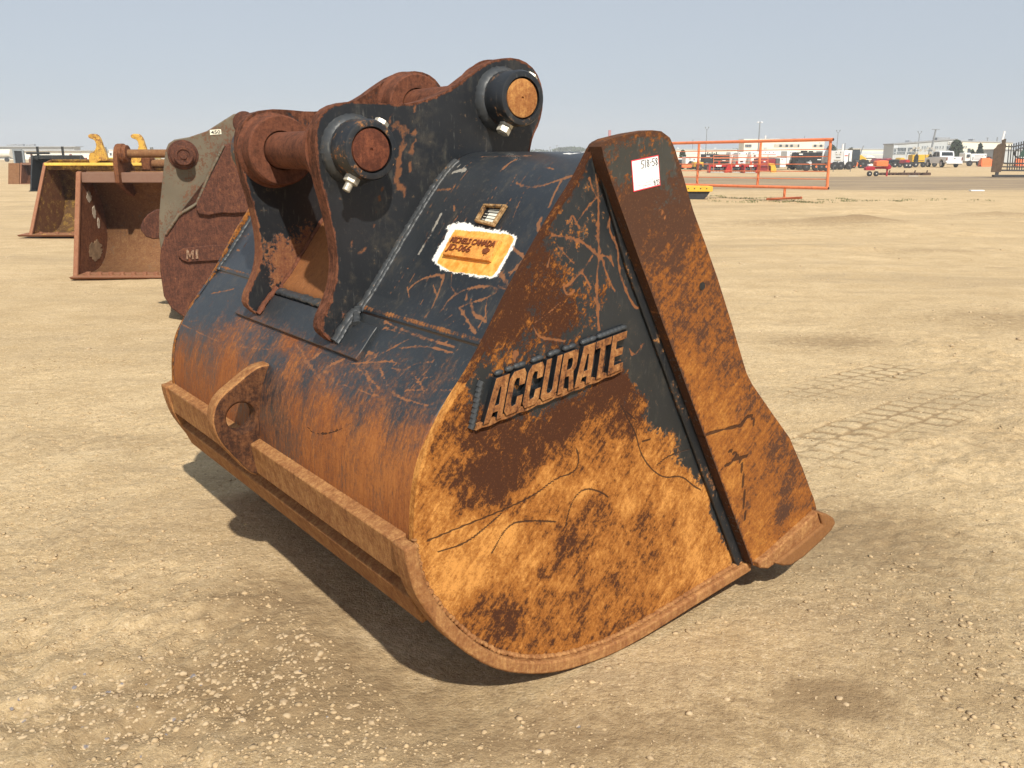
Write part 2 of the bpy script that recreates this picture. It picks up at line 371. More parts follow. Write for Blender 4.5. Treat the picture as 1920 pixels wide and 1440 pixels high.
        de = segdist(P2, lq)+.006*vnoise(P2[:, 0]*60, P2[:, 1]*60, 41)+.008*vnoise(P2[:, 0]*22, P2[:, 1]*22, 42); e = 1-sm(de, .004, .012); A[:, 0] = np.maximum(A[:, 0], e*.95); A[:, 1] = np.where(e > .3, .12+.5*(P2[:, 1] < 1.0), A[:, 1])
        A[:, 0] = np.maximum(A[:, 0], (1-sm(de, .012, .03))*.3)
        hi = sm(P2[:, 1], .98, 1.08); A[:, 0] += hi*.13; A[:, 1] -= hi*(1-sm(de, .01, .05))*.35
        z6 = lambda p: PL(Z(p, 2.88, 760, 240), .03)
        mk = [(.008, z6([(1030, 250), (1045, 400), (1040, 560), (1050, 700), (1030, 800), (1045, 1090)])), (.007, z6([(995, 270), (1010, 330), (1050, 400)])), (.007, z6([(1080, 300), (1080, 360), (1120, 430), (1090, 540), (1150, 640), (1150, 760), (1190, 880), (1250, 990), (1275, 940)])),
              (.004, z6([(1030, 380), (980, 430), (920, 520)])), (.007, z6([(870, 520), (890, 500), (900, 460), (940, 540)])), (.007, z6([(800, 580), (900, 590), (980, 630), (1040, 690)])), (.006, z6([(1010, 690), (950, 780), (870, 860), (850, 840), (870, 910), (910, 880)])),
              (.006, z6([(1040, 690), (1100, 690), (1130, 760), (1110, 700)])), (.006, z6([(1060, 700), (1090, 800), (1130, 880)])), (.003, z6([(840, 940), (760, 1010), (700, 1050)])), (.005, z6([(820, 630), (870, 690), (960, 780), (1000, 860)])), (.005, z6([(1210, 1190), (1230, 1240), (1290, 1160)])),
              (.005, z6([(690, 1070), (720, 1130), (780, 1140), (860, 1150)])), (.004, z6([(1100, 380), (1110, 460), (1090, 540)])), (.010, z6([(590, 1210), (590, 1260)])), (.004, z6([(780, 700), (770, 740)]))]
        A[:, 2] = strokes(P2, [(a*.8, smoothpoly(p, 2)) for a, p in mk])
        z7 = lambda p: PL(Z(p, 1.946, 760, 580), .03)
        z8 = lambda p: PL(Z(p, 1.636, 1100, 240), .03)
        ln = [z7([(80, 845), (200, 795), (340, 740), (470, 680), (550, 615), (620, 595), (635, 550), (625, 510)]), z7([(120, 885), (220, 855), (300, 790), (350, 745)]), z7([(315, 890), (370, 790), (430, 770), (550, 775)]),
              z7([(585, 790), (600, 720), (625, 675), (660, 652), (712, 665), (740, 685)]), z8([(105, 850), (130, 900), (150, 935), (165, 1000), (200, 1050), (240, 1075), (290, 1065), (330, 1100), (350, 1110)]),
              z8([(215, 1035), (250, 1005), (315, 985)]), z8([(120, 870), (150, 895)]), z8([(170, 962), (195, 955)])]
        A[:, 3] = strokes(P2, [(.0032, smoothpoly(p, 2)) for p in ln], even=True)
    else:
        A[:, 0] = .5; A[:, 1] = .2
    A2 = np.tile(A, (2, 1)); setattr4(me, 'wear', A2)
    o = link('side_plate', me, M_plate, B); o['label'] = label
    return o
SP = side_plate(.03, .055, True, 'near side plate, black above and rust orange below, with raised letters')
side_plate(W1-.03, W1-.055, False, 'far side plate')

# ---- raised letters (sub-parts of the side plate) ------------------------------------------------
GL = {'A': [(0, 0), (.22, 1), (.98, 1), (1.0, 0), (.70, 0), (.69, .2), (.42, .2), (.45, .36), (.67, .36), (.62, .76), (.54, .76), (.45, .36), (.42, .2), (.33, 0)],
      'C': [(.2, 0), (.8, 0), (.97, .12), (.97, .38), (.64, .38), (.62, .2), (.42, .18), (.34, .28), (.34, .72), (.42, .82), (.60, .8), (.62, .62), (.97, .62), (.97, .86), (.8, 1), (.2, 1), (.02, .86), (.02, .14)],
      'U': [(.2, 0), (.78, 0), (.97, .12), (.97, 1), (.66, 1), (.66, .22), (.56, .16), (.42, .16), (.34, .22), (.34, 1), (.02, 1), (.02, .12)],
      'R': [(.02, 0), (.02, 1), (.8, 1), (.97, .88), (.97, .56), (.82, .46), (1.0, 0), (.68, 0), (.56, .38), (.36, .38), (.36, .56), (.6, .56), (.66, .62), (.66, .76), (.6, .82), (.36, .82), (.36, .56), (.34, .38), (.34, 0)],
      'T': [(0, 1), (1, 1), (1, .8), (.67, .8), (.67, 0), (.33, 0), (.33, .8), (0, .8)],
      'E': [(.02, 0), (.02, 1), (.98, 1), (.98, .8), (.36, .8), (.36, .61), (.85, .61), (.85, .41), (.36, .41), (.36, .2), (.98, .2), (.98, 0)]}
c0, c1, c2, c3 = [np.array(pl(*q, .014)) for q in ((904, 797), (1166, 692), (1176, 619), (921, 712))]
def bil(u, v): return tuple((1-u)*(1-v)*c0+u*(1-v)*c1+u*v*c2+(1-u)*v*c3)
word = 'ACCURATE'
for i, ch in enumerate(word):
    g = GL[ch]
    poly = [bil((i+.02+.97*x)/8, y) for x, y in g]
    o = lprism('letter', poly, .010, .0295, M_letter, SP, .0015)
    o.data.materials.append(M_blackflat)
    for p in o.data.polygons: p.material_index = 0 if p.normal.y < -.9 else 1
# scalloped strip that joins the letters' feet, and black weld blobs at their heads
bot = []; 
for i in range(65):
    u = -.03+i/64*1.04; bot.append(bil(u, -.07-.035*abs(math.sin(u*8*PI))))
strip = bot+[bil(1.01, .05), bil(-.03, .05)]
o = lprism('letter_strip', strip, .0155, .0297, M_letter, SP, .0015)
m = MB()
for i, u in enumerate([.03, .10, .155, .185, .28, .31, .40, .43, .51, .55, .645, .67, .71, .77, .80, .83, .86, .89, .92, .95]):
    c = bil(u, 1.06+rng.uniform(-.01, .02)); c2b = bil(u+.035, 1.07)
    m.lathe((c[0], .024, c[1]), (c2b[0], .024, c2b[1]), [(0, .002), (.004, .007), (.012, .009), (.022, .008), (.03, .003)], 10)
for k in range(9):
    a = bil(-.045, 1-k*.115); b2 = bil(-.055, 1-(k+1)*.115); m.cyl((a[0], .028, a[1]), (b2[0], .028, b2[1]), .010, n=8)
tag(m.build('letter_weld', M_weld, SP), kind='stuff')

# ---- lower shell ------------------------------------------------
low = [(-.070, 1.10), (-.100, 1.068), (-.140, 1.030), (-.182, .975), (-.252, .90), (-.297, .82), (-.322, .74), (-.333, .66), (-.335, .58), (-.325, .5), (-.300, .42), (-.258, .335), (-.195, .25), (-.11, .16), (-.01, .10), (.12, .06), (.3, .04), (.5, .045), (.7, .07), (.95, .10), (1.20, .125)]
low = smoothpoly(low, 2)
LS = Surf(low); LS.nr = -LS.nr
def sheet(name, surf, u0, u1, nu, w0, w1, nw, mat, thick, wearf=None, paintf=None, label=None, extra_u=None):
    us = np.linspace(u0, u1, nu)
    if extra_u is not None: us = np.r_[us, extra_u]
    ws = np.linspace(w0, w1, nw); U, Wg = np.meshgrid(us, ws, indexing='ij'); s_, z_ = surf.sz(U.ravel())
    v = np.stack([s_, Wg.ravel(), z_], 1); idx = np.arange(len(v)).reshape(len(us), nw)
    a, b, c, d = idx[:-1, :-1].ravel(), idx[:-1, 1:].ravel(), idx[1:, 1:].ravel(), idx[1:, :-1].ravel()
    me = bpy.data.meshes.new(name); me.from_pydata(v.tolist(), [], np.stack([a, d, c, b], 1).tolist()); me.update(); shade(me, 60)
    P = np.stack([U.ravel(), Wg.ravel()], 1)
    A = wearf(P) if wearf else np.tile([.5, .3, 0, 0], (len(P), 1)); setattr4(me, 'wear', A)
    Pt = paintf(P) if paintf else np.zeros((len(P), 4)); setattr4(me, 'paint', Pt)
    o = link(name, me, mat, B)
    sd_ = o.modifiers.new('thickness', 'SOLIDIFY'); sd_.thickness = thick; sd_.offset = -1; sd_.use_quality_normals = False
    if label: o['label'] = label
    return o
def low_wear(P):
    sp = [((340, 600), .18, .5), ((330, 640), .6, .4), ((345, 700), 1, .5), ((380, 740), 1, .5), ((430, 640), .75, .45), ((440, 700), 1, .5), ((480, 620), .5, .5), ((520, 640), .45, .5), ((560, 640), .95, .35), ((600, 660), .8, .35), ((590, 700), .5, .4), ((560, 700), .75, .6),
          ((640, 650), .12, .5), ((700, 600), .0, .5), ((720, 640), .12, .5), ((800, 620), .02, .5), ((860, 650), .06, .5), ((800, 680), .3, .5), ((850, 700), .3, .5), ((470, 560), .2, .5), ((420, 560), .08, .5), ((390, 530), .02, .5), ((450, 530), .05, .5), ((540, 590), .3, .5), ((600, 620), .2, .5),
          ((640, 700), .55, .5), ((700, 700), .4, .5), ((740, 700), .35, .5), ((560, 770), .9, .5), ((620, 780), 1, .45), ((650, 830), 1, .6), ((700, 760), .7, .5), ((760, 740), .45, .5), ((800, 740), .4, .5), ((830, 760), .3, .4), ((700, 840), 1, .75), ((740, 900), 1, .8), ((800, 830), .75, .5), ((780, 880), 1, .7), ((770, 940), 1, .6),
          ((600, 860), 1, .6), ((680, 920), 1, .75), ((750, 980), 1, .55), ((530, 730), .45, .6), ((540, 790), .6, .5), ((520, 690), .3, .4), ((420, 780), 1, .5), ((500, 880), 1, .5), ((310, 660), .4, .4), ((900, 660), .1, .5)]
    f = idw(P, LS.hits([q[0] for q in sp]), [q[1:] for q in sp], 3)
    A = np.zeros((len(P), 4)); A[:, 0] = f[:, 0]*.95+.12; A[:, 1] = f[:, 1]
    A[:, 0] = np.where(P[:, 0] > .62, 1, A[:, 0])
    z3 = lambda p: LS.hits(Z(p, 2.4, 280, 560))
    mk = [(.010, z3([(1080, 120), (1130, 150), (1240, 190), (1390, 240)])), (.007, z3([(1150, 240), (1260, 230), (1390, 265)])), (.006, z3([(1000, 300), (1130, 230), (1240, 180)])), (.009, z3([(790, 320), (830, 360), (870, 400)])),
          (.009, z3([(720, 290), (760, 330), (790, 370), (820, 390)])), (.007, z3([(720, 310), (760, 280), (800, 255)])), (.010, z3([(830, 320), (870, 300), (900, 290)])), (.006, z3([(930, 310), (1060, 300), (1150, 300), (1100, 330), (1170, 340)])),
          (.006, z3([(1060, 330), (1090, 400), (1140, 460), (1280, 500)])), (.004, z3([(900, 400), (1040, 450)])), (.004, z3([(910, 330), (890, 440)])), (.004, z3([(1180, 330), (1250, 400), (1260, 470)])), (.007, z3([(1080, 150), (1170, 180)])), (.012, z3([(1010, 262), (1045, 268)])),
          (.004, z3([(660, 190), (720, 270), (790, 370)])), (.004, z3([(1000, 340), (1020, 430), (1060, 455)])), (.005, z3([(960, 330), (1060, 420)])), (.003, z3([(120, 100), (300, 190), (440, 230), (560, 240)])), (.004, z3([(1180, 430), (1390, 430)])),
          (.004, z3([(1290, 320), (1200, 420)])), (.005, z3([(1120, 400), (1200, 310), (1300, 300)]))]
    z2 = lambda p: LS.hits(Z(p, 3.6, 260, 200))
    mk += [(.006, z2([(520, 1110), (560, 1140), (640, 1150)])), (.006, z2([(400, 1200), (540, 1180), (560, 1140)])), (.005, z2([(520, 1280), (670, 1250)]))]
    r2 = np.random.default_rng(3)
    for k in range(46):
        u0 = r2.uniform(.08, .46); w0 = r2.uniform(.08, 2.1); a = r2.normal(0, .5)+(.2 if r2.random() < .5 else 1.3); L_ = r2.uniform(.04, .22)
        p = [(u0, w0), (u0+L_*math.sin(a)*.5+r2.normal(0, .01), w0+L_*math.cos(a)*.5), (u0+L_*math.sin(a), w0+L_*math.cos(a))]; mk.append((r2.uniform(.001, .0025), smoothpoly(p, 2)))
    mk = [(a*.75, smoothpoly(p, 2)) for a, p in mk]; A[:, 2] = strokes(P, mk)*(1-.5*sm(f[:, 0], .6, .9))*.92
    A[:, 3] = strokes(P, [(.003, smoothpoly(z3([(735, 575), (770, 608), (830, 610), (900, 590), (940, 560)]), 2))])*.7
    # rusty rim beside the side plates
    e = 1-sm(np.minimum(P[:, 1]-.05, W1-.05-P[:, 1]), .0, .012); A[:, 0] = np.maximum(A[:, 0], .0)
    return A
sheet('back_shell', LS, 0, .80, 165, .056, W1-.056, 330, M_shell, .022, low_wear, None, 'curved lower back shell, black turning rust orange downward', np.linspace(.84, LS.L, 24))

# ---- upper panels ------------------------------------------------
upp = [(-.014, 1.224), (.06, 1.325), (.117, 1.400), (.165, 1.462), (.205, 1.510), (.25, 1.555), (.30, 1.588), (.36, 1.605), (.44, 1.607), (.50, 1.592), (.53, 1.555), (.525, 1.49), (.48, 1.42)]
upp = [(-.1095, 1.062), (-.1155, 1.064), (-.1165, 1.092), (-.1110, 1.103)]+smoothpoly([(-.075, 1.142)]+upp, 2); US = Surf(upp)
z6u = lambda p: US.hits(Z(p, 2.88, 760, 240))
zid = lambda p: US.hits(Z(p, 9.0, 800, 370))
def up_wear_shade(P, right=True):
    A = np.zeros((len(P), 4)); A[:, 0] = .02; A[:, 1] = .5
    if not right:
        A[:, 0] = .03
        z2 = lambda p: US.hits(Z(p, 3.6, 260, 200))
        A[:, 2] = strokes(P, [(.003, z2([(680, 890), (720, 870), (735, 910), (700, 960), (650, 980)])), (.004, z2([(560, 985), (540, 1040)])), (.004, z2([(530, 1000), (515, 1040)])), (.006, z2([(735, 770), (745, 790)])), (.003, z2([(650, 880), (750, 860)]))])
    else:
        mk = [(.009, [(600, 295), (640, 315), (720, 320), (830, 280), (920, 255)]), (.010, [(840, 290), (810, 340), (780, 420)]), (.014, [(735, 485), (712, 530), (735, 560), (755, 540)]), (.008, [(580, 640), (630, 690), (690, 740)]),
              (.014, [(515, 790), (550, 840), (590, 900)]), (.009, [(20, 870), (60, 830), (130, 800), (215, 790), (190, 860), (150, 960), (100, 1030)]), (.008, [(10, 860), (20, 910)]), (.007, [(190, 990), (240, 920), (320, 870), (420, 850), (560, 870)]),
              (.007, [(290, 970), (350, 1060), (380, 1110)]), (.006, [(290, 970), (360, 940), (440, 920), (500, 880)]), (.005, [(440, 1090), (500, 1020), (560, 960)]), (.005, [(770, 580), (640, 700), (560, 800)]), (.006, [(330, 930), (330, 880), (400, 850)]),
              (.011, [(350, 940), (370, 1010), (400, 1020), (435, 1045)]), (.010, [(180, 335), (240, 330)]), (.010, [(530, 220), (560, 190), (600, 170)]), (.004, [(400, 155), (540, 152), (680, 150)]), (.007, [(760, 212), (800, 222)]), (.010, [(600, 790), (560, 850), (470, 870)]),
              (.004, [(445, 910), (430, 990), (440, 1050)]), (.009, [(262, 420), (265, 445)]), (.005, [(560, 780), (610, 760)]), (.004, [(150, 850), (170, 900)]), (.005, [(250, 790), (245, 860), (270, 890)]), (.006, [(210, 1040), (250, 1010)]), (.005, [(60, 990), (30, 1040)])]
        mk = [(a*.72, smoothpoly(z6u(p), 2)) for a, p in mk]
        r2 = np.random.default_rng(5)
        for k in range(40):
            u0 = r2.uniform(.05, .65); w0 = r2.uniform(.08, .76); a = 1.57+r2.normal(0, .25); L_ = r2.uniform(.02, .10)
            mk.append((r2.uniform(.001, .002), [(u0, w0), (u0+L_*math.sin(a), w0+L_*math.cos(a))]))
        A[:, 2] = strokes(P, mk)
    A[:, 3] = .9*(1-sm(P[:, 0], .028, .038)); A[:, 0] = np.maximum(A[:, 0], .55*(1-sm(np.abs(P[:, 0]-.046), .004, .014)))  # bottom edge band: black paint with its shade put into the colour; rust above
    return A
white_o = zid([(350, 480), (480, 440), (640, 430), (860, 500), (1180, 560), (1390, 590), (1520, 690), (1480, 800), (1400, 950), (1240, 1240), (1140, 1370), (850, 1340), (480, 1270), (280, 1230), (90, 1070), (160, 930), (220, 820), (330, 640)])
orange_o = zid([(480, 545), (860, 575), (1180, 610), (1400, 620), (1480, 700), (1300, 1040), (1180, 1230), (1110, 1340), (750, 1295), (400, 1250), (280, 1170), (170, 1100), (290, 880), (390, 690)])
def up_paint(P):
    A = np.zeros((len(P), 4))
    d1 = sdist(P, white_o); d2 = sdist(P, orange_o)
    A[:, 0] = .5-np.clip(d1/.02, -1, 1)*.62; A[:, 1] = .5-np.clip(d2/.012, -1, 1)*.5
    uc = float(US.u[np.argmax(US.p[:, 1])])-.035
    A[:, 2] = strokes(P, [(.010, z6u([(70, 680), (130, 590), (190, 470)])), (.014, z6u([(262, 238), (318, 225)]))])*.75
    # hand-written white chalk figures on the crown (u along the plate, w across)
    f5 = [[(uc+.05, .20), (uc+.05, .26), (uc+.02, .26), (uc+.015, .21), (uc-.02, .20), (uc-.035, .23), (uc-.03, .27)], [(uc+.05, .12), (uc+.04, .17), (uc-.035, .13)], [(uc+.045, .07), (uc+.0, .10), (uc-.035, .08)]]
    A[:, 0] = np.maximum(A[:, 0], strokes(P, [(.006, p) for p in f5])*.95)
    return A
sheet('back_panel', US, 0, US.L, 230, .056, .7795, 170, M_panel, .03, up_wear_shade, up_paint, 'near upper back panel, glossy black with an orange and white paint patch')
sheet('back_panel', US, 0, US.L, 90, 1.502, W1-.056, 80, M_panel, .03, lambda P: up_wear_shade(P, False), None, 'far upper back panel, scratched black')
sheet('back_panel', US, .01, US.L, 60, .841, 1.444, 30, M_panel, .03, lambda P: np.tile([.97, .42, 0, 0], (len(P), 1)), None, 'brown rusty panel between the two hanger plates')

# ---- hanger plates (ears) ------------------------------------------------
ear_out = [(-.223, .996), (-.258, 1.03), (-.253, 1.071), (-.226, 1.115), (-.200, 1.172), (-.187, 1.241), (-.190, 1.328), (-.209, 1.431), (-.232, 1.515), (-.243, 1.597), (-.241, 1.660), (-.222, 1.712), (-.185, 1.745), (-.12, 1.762), (-.05, 1.762), (.046, 1.756), (.12, 1.763),
           (.20, 1.785), (.276, 1.818), (.352, 1.868), (.422, 1.908), (.50, 1.930), (.575, 1.925), (.632, 1.892), (.664, 1.835), (.668, 1.775), (.652, 1.71), (.620, 1.66), (.607, 1.61), (.60, 1.575), (.45, 1.57), (.32, 1.562), (.24, 1.51), (.14, 1.385), (.02, 1.22), (-.08, 1.06), (-.14, .99), (-.19, .975)]
P1, P2c = (-.112, 1.611), (.478, 1.785)
def dense_poly(poly, step):
    bm = bmesh.new(); vs = [bm.verts.new((x, 0, z)) for x, z in poly]; bm.faces.new(vs)
    xs = [p[0] for p in poly]; zs = [p[1] for p in poly]
    for ax, lo, hi in ((0, min(xs), max(xs)), (2, min(zs), max(zs))):
        k = lo+step*.5
        while k < hi:
            co = [0, 0, 0]; co[ax] = k; no = [0, 0, 0]; no[ax] = 1
            bmesh.ops.bisect_plane(bm, geom=bm.verts[:]+bm.edges[:]+bm.faces[:], dist=1e-6, plane_co=co, plane_no=no); k += step
    return bm
def dense_plate(name, poly, w0, w1, step, mat, parent, wearf, label=None, bev=.006):
    bm = dense_poly(poly, step)
    for v in bm.verts: v.co.y = w0
    r = bmesh.ops.extrude_face_region(bm, geom=bm.faces[:])
    for e in r['geom']:
        if isinstance(e, bmesh.types.BMVert): e.co.y = w1
    bmesh.ops.recalc_face_normals(bm, faces=bm.faces)
    me = bpy.data.meshes.new(name); bm.to_mesh(me); bm.free(); shade(me, 35)
    co = np.zeros(len(me.vertices)*3); me.vertices.foreach_get('co', co); co = co.reshape(-1, 3)
    P = co[:, [0, 2]]; setattr4(me, 'wear', wearf(P, co[:, 1])); setattr4(me, 'paint', np.zeros((len(P), 4)))
    o = link(name, me, mat, parent)
    if label: o['label'] = label
    if bev: bevel(o, bev, 2, 50)
    return o
ear_vis = smoothpoly(ear_out[:30], 1)+ear_out[30:]
def ear_wear(P, y, near=True):
    A = np.zeros((len(P), 4)); A[:, 1] = .15
    de = segdist(P, ear_vis[:60]); e = 1-sm(de, .002, .013)
    A[:, 0] = np.maximum(.0, e*.8)
    if near:
        A[:, 0] = np.maximum(A[:, 0], .30*(1-sm(np.hypot(P[:, 0]+.15, P[:, 1]-1.02), .05, .18)))
        z1 = lambda p: PL(Z(p, 2.323, 400, 80), .78)
        mk = [(.012, [(770, 350), (820, 380), (850, 385)]), (.013, [(830, 380), (825, 440), (805, 520), (800, 600), (835, 660)]), (.006, [(880, 380), (865, 480), (850, 580)]), (.004, [(870, 260), (885, 320)]), (.004, [(745, 600), (720, 700), (690, 840)]),
              (.006, [(630, 925), (660, 895)]), (.009, [(800, 350), (880, 400)]), (.004, [(600, 870), (610, 890)]), (.004, [(540, 660), (560, 700)])]
        A[:, 2] = strokes(P, [(a, z1(p)) for a, p in mk])
    else:
        A[:, 0] = np.maximum(A[:, 0], .62*(1-sm(np.hypot(P[:, 0]+.02, P[:, 1]-1.16), .05, .30))); A[:, 0] = np.maximum(A[:, 0], .6*(sm(P[:, 1], 1.62, 1.72)))
        A[:, 1] = np.where(P[:, 1] < 1.4, .45, .1)
    return A
E1 = dense_plate('hanger_plate', ear_vis, .780, .840, .012, M_ear, B, lambda P, y: ear_wear(P, y, True), 'near black hanger plate with a rust streak beside the front pin')
E2 = dense_plate('hanger_plate', ear_vis, 1.445, 1.501, .012, M_ear, B, lambda P, y: ear_wear(P, y, False), 'far hanger plate, rustier')
def P3(p, wv): return (p[0], wv, p[1])
for ci, pc in enumerate((P1, P2c)):
    rr_ = .094
    # outer collar and its weld ring on the near plate
    m = MB(); m.lathe(P3(pc, .781), P3(pc, .60), [(0, rr_), (.118, rr_), (.128, rr_-.005), (.130, rr_-.012), (.130, .071), (.10, .071)], 56)
    c = m.build('collar', M_black, E1, ang=30)
    m = MB()
    n = 72
    prof = [(-.002, .114), (.006, .1125), (.016, .108), (.026, .101), (.030, .096), (.030, .09)]
    m.lathe(P3(pc, .780), P3(pc, .60), prof, n)
    for i, v in enumerate(m.v):
        k = i % n; d = Vector(v)-Vector(P3(pc, v[1])); f = 1+.012*math.sin(k*2.6)+rng.normal(0, .006); m.v[i] = tuple(Vector(P3(pc, v[1]))+d*f)
    m.build('collar_weld', M_weld, E1)
    # inner bosses
    for E_, a, b in ((E2, 1.446, 1.30), (E1, .839, .93)):
        sgn = -1 if b < a else 1; tk = abs(b-a)*.62
        m = MB(); m.lathe(P3(pc, a), P3(pc, b), [(0, .14), (.008, .137), (.016, .131), (.018, .128), (tk-.006, .128), (tk, .122), (tk, .072), (tk-.02, .072)], 48)
        m.build('boss', M_brown, E_, ang=30)
    # far outer collar
    m = MB(); m.lathe(P3(pc, 1.50), P3(pc, 1.7), [(0, .12), (.03, .098), (.13, .098), (.13, .071)], 32); m.build('collar', M_black, E2)
    # pin
    m = MB(); m.lathe(P3(pc, .658), P3(pc, 1.7), [(0, .010), (.0, .060), (.004, .0665), (.9, .0665), (.97, .0665), (.97, .01)], 56)
    po = m.build('pin', M_brown, B, ang=30); po['label'] = ['brown rusty front pin', 'rusty rear pin with an orange rusted end'][ci]
    m = MB(); m.lathe(P3(pc, .6579), P3(pc, .5), [(0, .0655), (.003, .064), (.004, .060), (.0045, .006), (-.004, .004)], 56); m.build('pin_face', (M_pinface, M_pinorange)[ci], po, ang=30)
# retaining bolts
def hexa(m, p, q, r, n=6): m.cyl(p, q, r, n=n)
for hd, nu, two in ((PL([(716, 229)], .70)[0], PL([(659, 338)], .70)[0], False), (PL([(996, 143)], .70)[0], PL([(950, 233)], .70)[0], True)):
    a = Vector(P3(hd, .70)); b = Vector(P3(nu, .70)); d = (b-a).normalized(); b = a+d*((b-a).length)
    m = MB(); m.cyl(a, b+d*.038, .0125, n=14)
    for k in range(7): m.cyl(b+d*(.014+k*.0035), b+d*(.0155+k*.0035), .0135, n=14)
    hexa(m, a-d*.004, a+d*.016, .0235)
    o = m.build('retaining_bolt', M_bolt, B, ang=25)
    m = MB(); hexa(m, b-d*.014, b+d*.010, .0245)
    if two: hexa(m, b+d*.0115, b+d*.036, .0245)
    m.build('nut', M_bolt, o, ang=25, bev=.0015)

# weld beads
def bead(name, pts, r, mat, parent, n=9, wob=.14, sq=.7, rp=None):
    """lumpy weld bead along a 3-d polyline"""
    P = [Vector(p) for p in pts]; Q = []
    for a, b in zip(P[:-1], P[1:]):
        k = max(1, int((b-a).length/(r*.42)))
        for i in range(k): Q.append(a.lerp(b, i/k))
    Q.append(P[-1]); v = []; f = []
    rr = np.random.default_rng(len(Q)+11)
    for i, q in enumerate(Q):
        t = (Q[min(i+1, len(Q)-1)]-Q[max(i-1, 0)]).normalized(); qt = t.to_track_quat('Z', 'Y')
        rad = r*(1+wob*math.sin(i*1.3+2*math.sin(i*.37))*.5+rr.normal(0, wob*.5)); off = Vector(rr.normal(0, r*.06, 3))
        for k in range(n):
            a = 2*PI*k/n; v.append(q+off+qt @ Vector((rad*math.cos(a), rad*sq*math.sin(a), 0)))
    for i in range(len(Q)-1):
        for k in range(n): f.append((i*n+k, i*n+(k+1) % n, (i+1)*n+(k+1) % n, (i+1)*n+k))
    f += [tuple(range(n-1, -1, -1)), tuple(range((len(Q)-1)*n, len(Q)*n))]
    return pydata(name, v, f, mat, parent, ang=60)
def uline(surf, us, wv, off=0): 
    out = []
    for u in us:
        s_, z_ = surf.sz(u, off); out.append((float(s_), wv, float(z_)))
    return out
bead('weld_bead', uline(US, np.linspace(.0, .66, 30), .776), .016, M_weld, B)
bead('weld_bead', uline(US, np.linspace(.0, .66, 30), .758), .011, M_weld, B)
bead('weld_bead', uline(US, np.linspace(0, .6, 24), 1.438), .013, M_brown, B)
bead('weld_bead', uline(US, np.linspace(0, .6, 24), 1.506), .013, M_weld, B)
bead('weld_bead', uline(US, np.linspace(0, .5, 16), W1-.062), .014, M_weld, B)
bead('weld_bead', uline(LS, np.linspace(0, .65, 16), W1-.062), .013, M_weld, B)
bead('weld_bead', uline(LS, np.linspace(.0, .6, 20), .060), .009, M_weld, B)
for a, b in ((.06, .74), (1.54, W1-.07)):
    bead('weld_bead', [(-.108, a, 1.060), (-.108, b, 1.060)], .008, M_blackflat, B)

# base pad under the hanger plates
uA = .012; padpoly = []
def uz(z): return float(np.interp(-z, -LS.p[:40, 1], LS.u[:40]))
ua, ub = uz(1.042), uz(.948)
uo = [LS.sz(u, .036) for u in np.linspace(ua, ub, 7)]; ui = [LS.sz(u, -.004) for u in np.linspace(ub, ua, 7)]
def pad_wear(P, y):
    A = np.zeros((len(P), 4)); A[:, 0] = .32+.35*(1-sm(P[:, 1], .965, 1.02)); A[:, 1] = .5; return A
pp = [(float(a), float(b)) for a, b in uo+ui]
bm = dense_poly(pp, .02)
me = bpy.data.meshes.new('base_pad'); bm.free()
m = MB(); nseg = 40
for i in range(nseg): m.prism(pp, .585+i*(1.66-.585)/nseg, .585+(i+1)*(1.66-.585)/nseg)
o = m.build('base_pad', M_shell, B, smooth=False)
bm = bmesh.new(); bm.from_mesh(o.data); bmesh.ops.remove_doubles(bm, verts=bm.verts, dist=1e-5)
dead = [f for f in bm.faces if abs(f.normal.y) > .9 and .59 < f.calc_center_median().y < 1.655]; bmesh.ops.delete(bm, geom=dead, context='FACES_ONLY'); bm.to_mesh(o.data); bm.free()
co = np.zeros(len(o.data.vertices)*3); o.data.vertices.foreach_get('co', co); co = co.reshape(-1, 3)
A = np.zeros((len(co), 4)); A[:, 0] = .25+.35*(1-sm(co[:, 2], .96, 1.03)); A[:, 1] = .45; setattr4(o.data, 'wear', A); setattr4(o.data, 'paint', np.zeros((len(co), 4)))
bevel(o, .003); shade(o.data, 30)
bead('weld_bead', [P3(tuple(float(q) for q in LS.sz(u, .006)), .575) for u in np.linspace(ua, ub, 8)], .011, M_weld, B)
# weld beads from the hanger plates onto the pad
def padline(w_, off): return [(float(a), w_, float(b)) for a, b in [LS.sz(u, off) for u in np.linspace(ua-.03, ub-.03, 6)]]
bead('weld_bead', padline(.767, .042), .020, M_weld, B, sq=.6)
bead('weld_bead', padline(.748, .038), .013, M_weld, B, sq=.6)
bead('weld_bead', padline(1.432, .042), .017, M_brown, B, sq=.6)
bead('weld_bead', [(-.125, .86, 1.075), (-.125, 1.42, 1.075)], .022, M_weld, B, sq=.7)
bead('weld_bead', [(-.165, .70, 1.062), (-.145, .74, 1.08), (-.125, .77, 1.10)], .013, M_weld, B)

